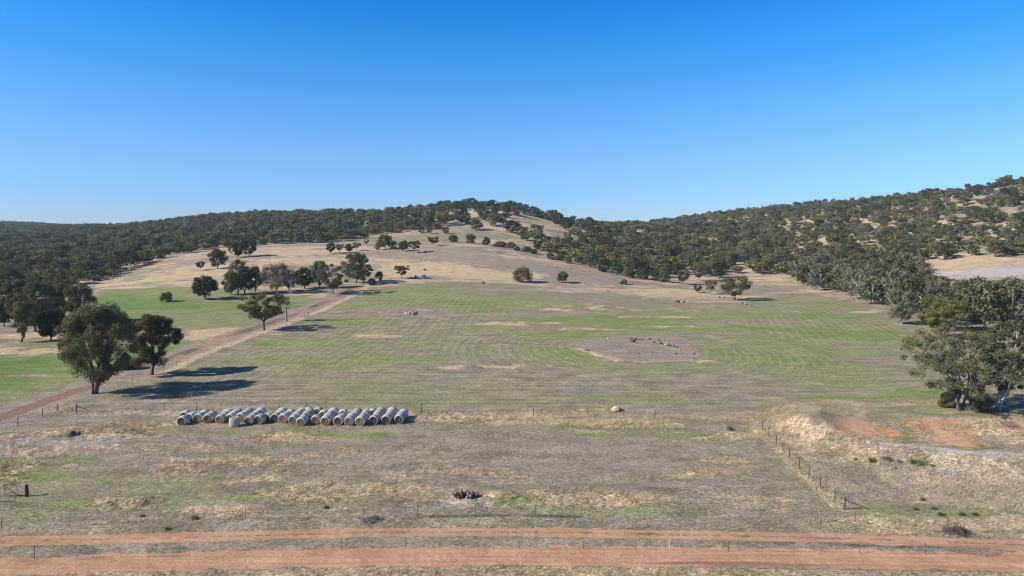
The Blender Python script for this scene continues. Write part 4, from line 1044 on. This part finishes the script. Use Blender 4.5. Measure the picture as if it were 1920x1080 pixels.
for f, (px, row, n, yaw, wrap, end) in enumerate(FILES):
    x0, y0 = P(px, row)
    ya = math.radians(-yaw)
    for k in range(n):
        dd = BL / 2 + k * (BL + 0.10)
        x, y = x0 - math.sin(ya) * dd * 1.0 + rb.uniform(-.06, .06), y0 + math.cos(ya) * dd
        wr = wrap
        what = {'blue': 'pale blue grey', 'mauve': 'greyish mauve'}[wr]
        if n == 1: lab = what + ' round bale lying alone, ' + ORD[f] + ' file from the left end'
        else: lab = what + ' round bale, ' + PLACE[k] + ' of its file, ' + ORD[f] + ' file from the left end'
        bale(x, y, ya + rb.uniform(-.04, .04), wr, end, lab, (f + k) % 3)
for px, row, yaw, wrap, lab in [(577, 779, 8, 'blue', 'pale bale lying behind the line between two long files near its middle'), (597, 780, 0, 'blue', 'pale bale at the back right of the long files in mid line'), (607, 785, 0, 'bare', 'weathered straw bale half hidden behind the lone bale in mid line'),
                                (644, 783, -4, 'blue', 'pale bale behind the two bale mauve file'), (698, 782, -8, 'bare', 'brown bare bale at the back between two mauve files'), (424, 783, 0, 'blue', 'pale bale at the back near the upright bale')]:
    x, y = P(px, row)
    bale(x, y, math.radians(-yaw), wrap, 'straw', lab, 1)
x, y = P(436, 802)
bale(x, y + BR, 0.3, 'bare', 'top', 'lone bale standing upright on its end in front of the bale line', 2, True)

# ------------------------------------------------------------------ fences
def cyl_mesh(name, r, h, mat, k=7, r1=None, rough=0.0, seed=0):
    rr = np.random.default_rng(seed)
    n = 5
    zs = np.linspace(-0.3, h, n)
    path = np.stack([rr.normal(size=n) * rough, rr.normal(size=n) * rough, zs], 1)
    V, Q = tube(path, np.linspace(r, r1 or r, n), k)
    top = len(V); V = np.vstack([V, path[-1:] + [[0, 0, r * .3]]])
    flat = list(Q.ravel()); sizes = [4] * len(Q)
    b0 = (n - 1) * k
    for i in range(k): flat += [b0 + i, b0 + (i + 1) % k, top]; sizes.append(3)
    return mesh_np(name, V, flat, sizes, M[mat], False)
POSTS = {k: cyl_mesh('post', *a) for k, a in {'wood': (.055, 1.15, 'post', 7, .05, .008), 'steel': (.022, 1.15, 'steel_post', 5), 'strainer': (.10, 1.2, 'post', 9, .09, .01), 'white': (.018, .9, 'white_post', 6), 'short': (.022, 0.95, 'steel_post', 5), 'black': (.17, 1.15, 'charred', 9, .15, .02)}.items()}
def zg(x, y): return float(gz(np.array([x]), np.array([y]))[0])
def fence(pts, spacing, label, kind='steel', ends=(None, None), every=0, alt='wood', wires=(.35, .7, 1.1), seed=1, group=None):
    pts = np.asarray(pts)
    rr = random.Random(seed)
    root = empty('wire_fence', (pts[0][0], pts[0][1], zg(*pts[0])))
    tag(root, label, 'fence', group)
    L = np.concatenate([[0], np.cumsum(np.hypot(*np.diff(pts, axis=0).T))])
    ds = list(np.arange(0, L[-1], spacing))
    if L[-1] - ds[-1] > spacing * .3: ds.append(L[-1])
    else: ds[-1] = L[-1]
    tops = []
    for i, d in enumerate(ds):
        d_ = min(max(d + (rr.uniform(-.3, .3) if 0 < i < len(ds) - 1 else 0), 0), L[-1])
        x, y = np.interp(d_, L, pts[:, 0]), np.interp(d_, L, pts[:, 1])
        k = ends[0] if i == 0 and ends[0] else ends[1] if i == len(ds) - 1 and ends[1] else (alt if every and i % every == 0 else kind)
        z = zg(x, y)
        o = mesh_obj('post', POSTS[k], root, (x - root.location.x, y - root.location.y, z - root.location.z))
        o.rotation_euler = (rr.uniform(-.05, .05), rr.uniform(-.06, .06), rr.uniform(0, 3))
        tops.append(np.array([x, y, z]))
    A = Acc()
    for h in wires:
        for a, b in zip(tops[:-1], tops[1:]):
            m_ = (a + b) / 2 + np.array([0, 0, h - .03])
            A.add(*tube(np.array([a + [0, 0, h], m_, b + [0, 0, h]]) - np.array(root.location), np.full(3, .007), 3))
    V, Q = A.get()
    mesh_obj('wire', mesh_np('wire', V, Q.ravel(), np.full(len(Q), 4), M['wire'], False), root)
    return root
def stay(root, p, q, r=.04, mat='post'):
    V, Q = tube(np.array([p, (np.array(p) + q) / 2, q]) - np.array(root.location), np.full(3, r), 6)
    mesh_obj('stay', mesh_np('stay', V, Q.ravel(), np.full(len(Q), 4), M[mat], True), root)
pl = poly((143, 773), (300, 770), (470, 769), (760, 771), (1000, 779), (1200, 784), (1395, 798), (1430, 806))
fr = fence(pl, 4.2, 'long wire fence between the crop field and the bale paddock', 'steel', ('strainer', 'wood'), 4, 'wood', seed=2)
a = np.array([*pl[0], zg(*pl[0])]); stay(fr, a + [0.05, 0, .95], a + [2.2, 0.05, .1])
fr = fence(poly((1430, 806), (1462, 840), (1485, 866), (1515, 895), (1545, 921), (1562, 935), (1583, 956)), 3.0, 'wire fence running down beside the dam bank to a braced strainer post', 'wood', (None, 'strainer'), seed=3)
e = P(1583, 956); a = np.array([*e, zg(*e)]); stay(fr, a + [0.05, 0, .95], a + [2.3, .1, .1])
fence(poly((-120, 1004), (0, 994), (125, 988), (330, 977), (560, 975), (740, 971), (960, 969), (1200, 974), (1400, 977), (1603, 984)), 5.2, 'low wire fence along the verge beyond the wheel track', 'steel', seed=4)
fence(poly((640, 1029), (820, 1027), (1035, 1028), (1142, 1028), (1255, 1031)), 5.0, 'thin posts and wire between the two dirt tracks, left part', 'short', (None, 'white'), seed=5, wires=(.4, .9))
fence(poly((1366, 1034), (1480, 1036), (1605, 1038), (1718, 1040), (1850, 1043)), 5.2, 'thin posts and wire between the two dirt tracks, right part', 'short', seed=6, wires=(.4, .9))
fence(poly((65, 1048), (-60, 1056), (-160, 1064)), 5.0, 'thin posts by the dirt road at the left edge', 'steel', seed=7, wires=(.4, .9))
fence(poly((-60, 838), (0, 812), (42, 795), (108, 771)), 4.5, 'short wire fence on the near side of the red track at the left edge', 'wood', seed=8)
fence(poly((192, 738), (217, 727), (236, 720), (300, 700), (350, 681), (400, 663), (450, 645), (500, 630), (560, 604), (574, 596)), 4.5, 'wire fence along the red track from the largest tree up to the field gate gap', 'steel', (None, 'wood'), seed=9)
fence(poly((578, 592), (600, 580), (630, 567), (660, 553), (700, 535)), 4.5, 'wire fence along the upper red track above the gate gap', 'steel', ('strainer', None), seed=10)
# black burnt post with a stay, and the pipe gate at the left edge
x, y = P(50, 931)
root = empty('burnt_post', (x, y, zg(x, y))); tag(root, 'thick black burnt post standing alone right of the pipe gate at left', 'post')
mesh_obj('post', POSTS['black'], root)
V, Q = tube(np.array([(-.1, 0, .1), (-.6, .05, .08), (-1.0, .1, .1)]), np.array([.09, .08, .05]), 6)
mesh_obj('fallen_rail', mesh_np('fallen_rail', V, Q.ravel(), np.full(len(Q), 4), M['charred'], True), root)
def gate(p, q, label):
    p, q = np.array(p), np.array(q)
    a, b = np.array([*p, zg(*p)]), np.array([*q, zg(*q)])
    root = empty('pipe_gate', a); tag(root, label, 'gate')
    A = Acc()
    for s0, s1 in [((0, .15), (1, .15)), ((0, 1.15), (1, 1.15)), ((0, .15), (0, 1.15)), ((1, .15), (1, 1.15)), ((0, 1.15), (1, .15))]:
        pa = (b - a) * s0[0] + [0, 0, s0[1]]; pb = (b - a) * s1[0] + [0, 0, s1[1]]
        A.add(*tube(np.array([pa, (pa + pb) / 2, pb]), np.full(3, .025), 6))
    V, Q = A.get(); mesh_obj('frame', mesh_np('gate_frame', V, Q.ravel(), np.full(len(Q), 4), M['steel_post'], True), root)
    A = Acc()
    for h in (.4, .65, .9):
        A.add(*tube(np.array([[0, 0, h], (b - a) / 2 + [0, 0, h], (b - a) + [0, 0, h]]), np.full(3, .015), 4))
    V, Q = A.get(); mesh_obj('rails', mesh_np('gate_rails', V, Q.ravel(), np.full(len(Q), 4), M['wire'], True), root)
gate(P(9, 931), P(32, 932), 'small pipe gate beside the black burnt post')
gate(P(-25, 962), P(28, 944), 'open pipe gate slanting toward the picture edge below the burnt post')

# ------------------------------------------------------------------ rocks, stumps, brush, tussocks, tank
def rock_mesh(seed, sx, sy, sz, mat):
    rr = np.random.default_rng(seed)
    import bmesh
    bm = bmesh.new(); bmesh.ops.create_icosphere(bm, subdivisions=2, radius=1)
    pl_ = rr.normal(size=(9, 3)); pl_ /= np.linalg.norm(pl_, axis=1)[:, None]; hh = rr.uniform(.6, .95, 9)
    for v in bm.verts:
        c = np.array(v.co)
        for n_, h in zip(pl_, hh):
            d = c @ n_
            if d > h: c = c - n_ * (d - h) * .9
        c = c * np.array([sx, sy, sz]) + np.array([0, 0, sz * .5])
        v.co = c
    me = bpy.data.meshes.new('rock'); bm.to_mesh(me); bm.free(); me.materials.append(M[mat]); return me
RM = [rock_mesh(40 + i, 1, .8, .75, m_) for i, m_ in enumerate(['rock', 'rock_dark', 'rock_tan', 'rock', 'rock_dark', 'rock_dark'])]
def rock(px, row, size, v, label, group=None, off=(0, 0), up=0.0, rz=0.0):
    x, y = P(px, row); x += off[0]; y += off[1]
    o = mesh_obj('rock', RM[v], None, (x, y, zg(x, y) - .05 + up)); o.scale = (size, size, size); o.rotation_euler = (0, 0, rz)
    return tag(o, label, 'rock', group)
rr = random.Random(9)
rock(1155, 771, .75, 2, 'tan boulder alone on the crop field edge above the wire fence')
rock(1160, 770, .55, 1, 'dark stone added as the shaded right side of the tan boulder on the field edge')  # the boulder's shaded side, built as a separate dark stone
for i in range(7):
    rock(772, 589, rr.uniform(.5, 1.1), [0, 2, 3][i % 3], 'one of the tan stones heaped in the middle of the crop field', 'stones of the small heap in the crop field', (rr.uniform(-2.4, 2.4), rr.uniform(-1.2, 1.2)), 0.25 if i > 4 else 0, rr.uniform(0, 6))
for i, (px, row, s) in enumerate([(1183, 637, .75), (1186, 641, .9), (1192, 637, .6), (1198, 638, .45), (1204, 638, .5), (1215, 636, .5), (1219, 637, .5), (1226, 642, .45), (1235, 639, .45), (1239, 644, .55), (1246, 646, .5), (1250, 648, .85), (1264, 650, .45), (1270, 652, .4), (1140, 635, .5), (1097, 657, .5), (1103, 658, .4), (1175, 658, .5), (1179, 660, .4), (1198, 664, .4), (1275, 657, .4), (1300, 663, .5), (1268, 664, .4), (1310, 666, .35)]):
    rock(px, row, s * .85, [1, 4, 5, 1, 4, 0][i % 6] if i < 14 else [0, 1, 3][i % 3], 'dark rock on the bare patch inside the crop field' if i < 14 else 'small brown rock low on the bare patch inside the crop field', 'dark rocks of the bare patch' if i < 14 else 'brown rocks of the bare patch', rz=rr.uniform(0, 6))
for i, (px, row, s) in enumerate([(1265, 566, .9), (1272, 567, 1.0), (1279, 568, .8), (1283, 567, .7)]):
    rock(px, row, s, [0, 1, 3, 4][i], 'one of the grey rocks clustered on the dry slope left of the fan shaped tree', 'rock cluster below the small slim tree', rz=i)
for i, (px, row, s) in enumerate([(1349, 558, .6), (1356, 559, .8), (1390, 569, .7), (1398, 571, .8), (1408, 574, .5)]):
    rock(px, row, s, [4, 0, 3, 0, 1][i], 'one of the rocks lying round the foot of the fan shaped tree', 'rocks round the fan shaped tree', rz=i * 2)
rock(136, 817, .62, 1, 'dark angular rock on the straw mound at left below the field corner', rz=1)
rock(146, 815, .4, 4, 'smaller dark rock beside the angular one on the straw mound', rz=2)
rock(797, 507, .9, 1, 'lone dark rock on the dry slope above the water tank'); rock(789, 486, .7, 0, 'pale stone high on the dry slope below the knoll')
rock(1368, 806, .5, 1, 'dark stone in the grass by the fence corner near the dam'); rock(906, 531, .8, 1, 'dark clod on the top edge of the crop field')
# burnt stump
def stump(px, row):
    x, y = P(px, row); root = empty('burnt_stump', (x, y, zg(x, y))); tag(root, 'jagged black burnt stump alone in the near paddock', 'stump')
    rr = np.random.default_rng(8); A = Acc(); B = Acc()
    for i in range(40):
        a = rr.random() * 6.28; r = rr.random() ** .6 * 1.15
        p = np.array([math.cos(a) * r, math.sin(a) * r * .7, -.2]); h = rr.uniform(.35, 1.05) * (1.05 - .5 * r)
        d = np.array([math.cos(a) * .5, math.sin(a) * .4, 0]) * rr.uniform(.1, .9)
        (A if i % 4 else B).add(*tube(np.array([p, p + d * .5 + [0, 0, h * .6], p + d + [0, 0, h]]), np.array([.22, .15, .03]) * rr.uniform(.6, 1.2), 6))
    V, Q = A.get(); mesh_obj('charred_core', mesh_np('charred_core', V, Q.ravel(), np.full(len(Q), 4), M['charred'], False), root)
    V, Q = B.get(); mesh_obj('splintered_wood', mesh_np('splintered_wood', V, Q.ravel(), np.full(len(Q), 4), M['brush'], False), root)
stump(878, 929)
def brush_heap(px, row, w, h, n, lab, mat, seed, lean=0.0):
    x, y = P(px, row); rr = np.random.default_rng(seed); A = Acc()
    for i in range(n):
        a = rr.random() * 6.28; r = math.sqrt(rr.random())
        c = np.array([math.cos(a) * r * w * .4, math.sin(a) * r * w * .3, h * .6 * (1 - r) * rr.random()])
        d = rr.normal(size=3) * np.array([1, .7, .35]) + np.array([-lean, 0, .25 + .4 * lean]); d /= np.linalg.norm(d)
        ln = w * rr.uniform(.2, .42)
        A.add(*tube(bez(c - d * ln * .4, c + rr.normal(size=3) * .08 * w, c + d * ln * .6 + [0, 0, .05], 4), np.array([.035, .03, .022, .008]) * rr.uniform(.6, 1.3), 4))
    V, Q = A.get(); V[:, 2] = np.maximum(V[:, 2], -.1)
    o = mesh_obj('brush_heap', mesh_np('brush_heap', V, Q.ravel(), np.full(len(Q), 4), M[mat], False), None, (x, y, zg(x, y)))
    return tag(o, lab, 'brush heap')
brush_heap(697, 976, 2.0, .8, 150, 'heap of grey dry sticks on the verge fence line left of centre', 'brush', 3)
brush_heap(1797, 1000, 2.8, 1.2, 150, 'fallen dark dead shrub in tall straw beside the road at right', 'post', 4, .7)
brush_heap(1728, 632, 6.0, 1.2, 60, 'fallen grey branches under the broad olive brown tree at the right field edge', 'brush', 5)
brush_heap(250, 703, 4.0, .8, 40, 'pale fallen sticks on the track edge behind the largest left tree', 'dead', 6)
brush_heap(1885, 795, 4.0, .7, 60, 'fallen branches on reddish ground under the trees at the right edge', 'brush', 7)
def blades(rng, n, spread, h, wdt, lean):
    """n grass blades as thin bent triangles, returned as quads"""
    p = np.stack([rng.normal(size=n) * spread, rng.normal(size=n) * spread, np.full(n, -.05)], 1)
    a = rng.random(n) * 6.28
    t = np.stack([np.cos(a), np.sin(a), np.zeros(n)], 1) * wdt
    hh = h * rng.uniform(.55, 1.2, n)
    tip = p + np.stack([lean * hh + rng.normal(size=n) * .3 * hh, rng.normal(size=n) * .3 * hh, hh], 1)
    mid_ = p * .5 + tip * .5 + np.array([0, 0, .12]) * hh[:, None]
    return np.stack([p - t, p + t, mid_ + t * .8, tip], 1)
TUS = []
for i in range(3):
    B = blades(np.random.default_rng(60 + i), 170, .22, .6, .028, 0.05).reshape(-1, 3)
    c = np.tile([[.10, .13, .04, 1]], (170, 1)) * np.random.default_rng(i).uniform(.6, 1.6, (170, 1)); c[:, 3] = 1
    TUS.append(mesh_np('tussock', B, np.arange(len(B)), np.full(170, 4), M['leaf'], False, c))
for i, (px, row, s) in enumerate([(1604, 862, .6), (1635, 866, 1.15), (1656, 861, .8), (1666, 863, 1.0), (1687, 868, .8), (1713, 869, 1.0), (1724, 871, 1.3), (1748, 874, .6), (1679, 880, .5), (1765, 966, .7), (1752, 955, .6), (1718, 956, .5), (1730, 938, .6), (1805, 966, .7), (1828, 966, .7), (366, 973, .8), (268, 969, .6), (315, 993, .6), (612, 953, .7)]):
    x, y = P(px, row)
    o = mesh_obj('tussock', TUS[i % 3], None, (x, y, zg(x, y))); o.scale = (s * .75, s * .75, s * .7); o.rotation_euler = (0, 0, i)
    tag(o, 'green rush tussock on the outer slope of the dam bank' if i < 9 else 'small green tussock low in the grass below the dam bank' if i < 15 else 'small dark green tussock near the verge fence at left', 'tussock', ['tussocks on the dam bank', 'tussocks below the dam bank', 'tussocks by the verge fence'][0 if i < 9 else 1 if i < 15 else 2])
# water tank
x, y = P(791, 522)
root = empty('water_tank', (x, y, zg(x, y))); tag(root, 'low round grey water tank on the dry slope above the crop field', 'water tank')
V, Q = lathe_y([(-.3, 2.0), (1.5, 2.0), (1.56, 2.03), (1.62, 2.0), (1.85, 1.0), (1.95, .01)], 32)
V = V[:, [0, 2, 1]]
mesh_obj('tank_wall', mesh_np('tank_wall', V, Q[:, ::-1].ravel(), np.full(len(Q), 4), M['tank'], True), root)
V, Q = lathe_y([(-.3, .5), (1.4, .5), (1.45, .45), (1.46, .01)], 16); V = V[:, [0, 2, 1]] + np.array([-2.9, -.2, 0])
mesh_obj('float_box', mesh_np('float_box', V, Q[:, ::-1].ravel(), np.full(len(Q), 4), M['tankdark'], True), root)

# ------------------------------------------------------------------ standing dry grass of the near ground
rg = np.random.default_rng(99)
n = 330000
s_ = rg.uniform(-.86, .86, n); y_ = np.sqrt(rg.uniform(45 ** 2, 112 ** 2, n)); x_ = s_ * y_
# pick up the cover of the land where each tuft stands
ri = np.clip(np.searchsorted(RS, np.hypot(x_, y_)), 0, nR - 1)
ti = np.clip(np.round((np.degrees(np.arctan2(x_, y_)) + 47) / 0.125).astype(int), 0, len(th_f) - 1)
vi = ri * nT + ti
dens = .07 + .8 * np.clip(attrA[vi, 1], 0, 1) + .25 * np.clip(attrB[vi, 3], 0, 1)
dens *= 1 - np.clip(attrA[vi, 2] * 1.6, 0, 1)
dens *= 0.35 + 0.9 * sm(.38, .62, fbm(x_, y_, 2.5, 3, 70))
keep = rg.random(n) < dens * .55
x_, y_, vi = x_[keep], y_[keep], vi[keep]
z_ = CO[vi, 2]
nb = 5
allB, allC = [], []
m = len(x_)
for q in range(nb):
    h = rg.uniform(.06, .19, m) * (1 + 1.0 * np.clip(attrA[vi, 1], 0, 1)) 
    a = rg.random(m) * 6.28
    t = np.stack([np.cos(a), np.sin(a), np.zeros(m)], 1) * rg.uniform(.014, .035, (m, 1))
    p = np.stack([x_ + rg.normal(size=m) * .11, y_ + rg.normal(size=m) * .11, z_ - .06], 1)
    tip = p + np.stack([h * rg.normal(.55, .4, m), h * rg.normal(.1, .4, m), h], 1)
    md = p * .5 + tip * .5 + np.stack([np.zeros(m), np.zeros(m), h * .14], 1)
    allB.append(np.stack([p - t, p + t, md + t * .7, tip], 1))
    gsel = (rg.random(m) < np.clip(attrA[vi, 0], 0, 1) * .6)[:, None]
    ap = np.clip(attrB[vi, 3] * 1.3, 0, 1)[:, None]
    c = np.where(gsel, np.array([[.15, .19, .06]]), np.array([[.47, .40, .26]]) * (1 - ap) + np.array([[.56, .48, .39]]) * ap) * rg.uniform(.6, 1.25, (m, 1))
    allC.append(np.hstack([c, np.ones((m, 1))]))
B = np.concatenate(allB).reshape(-1, 3); C = np.concatenate(allC)
tag(mesh_obj('dry_grass', mesh_np('dry_grass', B, np.arange(len(B)), np.full(len(C), 4), M['leaf'], False, C)), 'pale dry grass standing in tufts over the near paddock and verges', 'grass', kind='stuff')
print('grass quads', len(C))

# ------------------------------------------------------------------ thin blue air over the whole valley
HZ = bpy.data.materials.new('valley_air'); HZ.use_nodes = True
HZ.node_tree.nodes.clear()
hv = HZ.node_tree.nodes.new('ShaderNodeVolumePrincipled'); ho = HZ.node_tree.nodes.new('ShaderNodeOutputMaterial')
hv.inputs['Color'].default_value = (0.72, 0.84, 1.0, 1)
hv.inputs['Density'].default_value = 0.00009
hv.inputs['Anisotropy'].default_value = 0.0
HZ.node_tree.links.new(hv.outputs[0], ho.inputs['Volume'])
zt = float(max(CO[:, 2].max() + 25, 60)); zb = float(CO[:, 2].min() - 1.0)
HV = [(sx_ * 3400, sy_ * 3400, z_h) for z_h in (zb, zt) for sx_, sy_ in ((-1, -1), (1, -1), (1, 1), (-1, 1))]
HF = [0, 3, 2, 1, 4, 5, 6, 7, 0, 1, 5, 4, 1, 2, 6, 5, 2, 3, 7, 6, 3, 0, 4, 7]
tag(mesh_obj('haze', mesh_np('haze', HV, HF, [4] * 6, HZ)), 'thin blue haze over the valley', 'haze', kind='stuff')
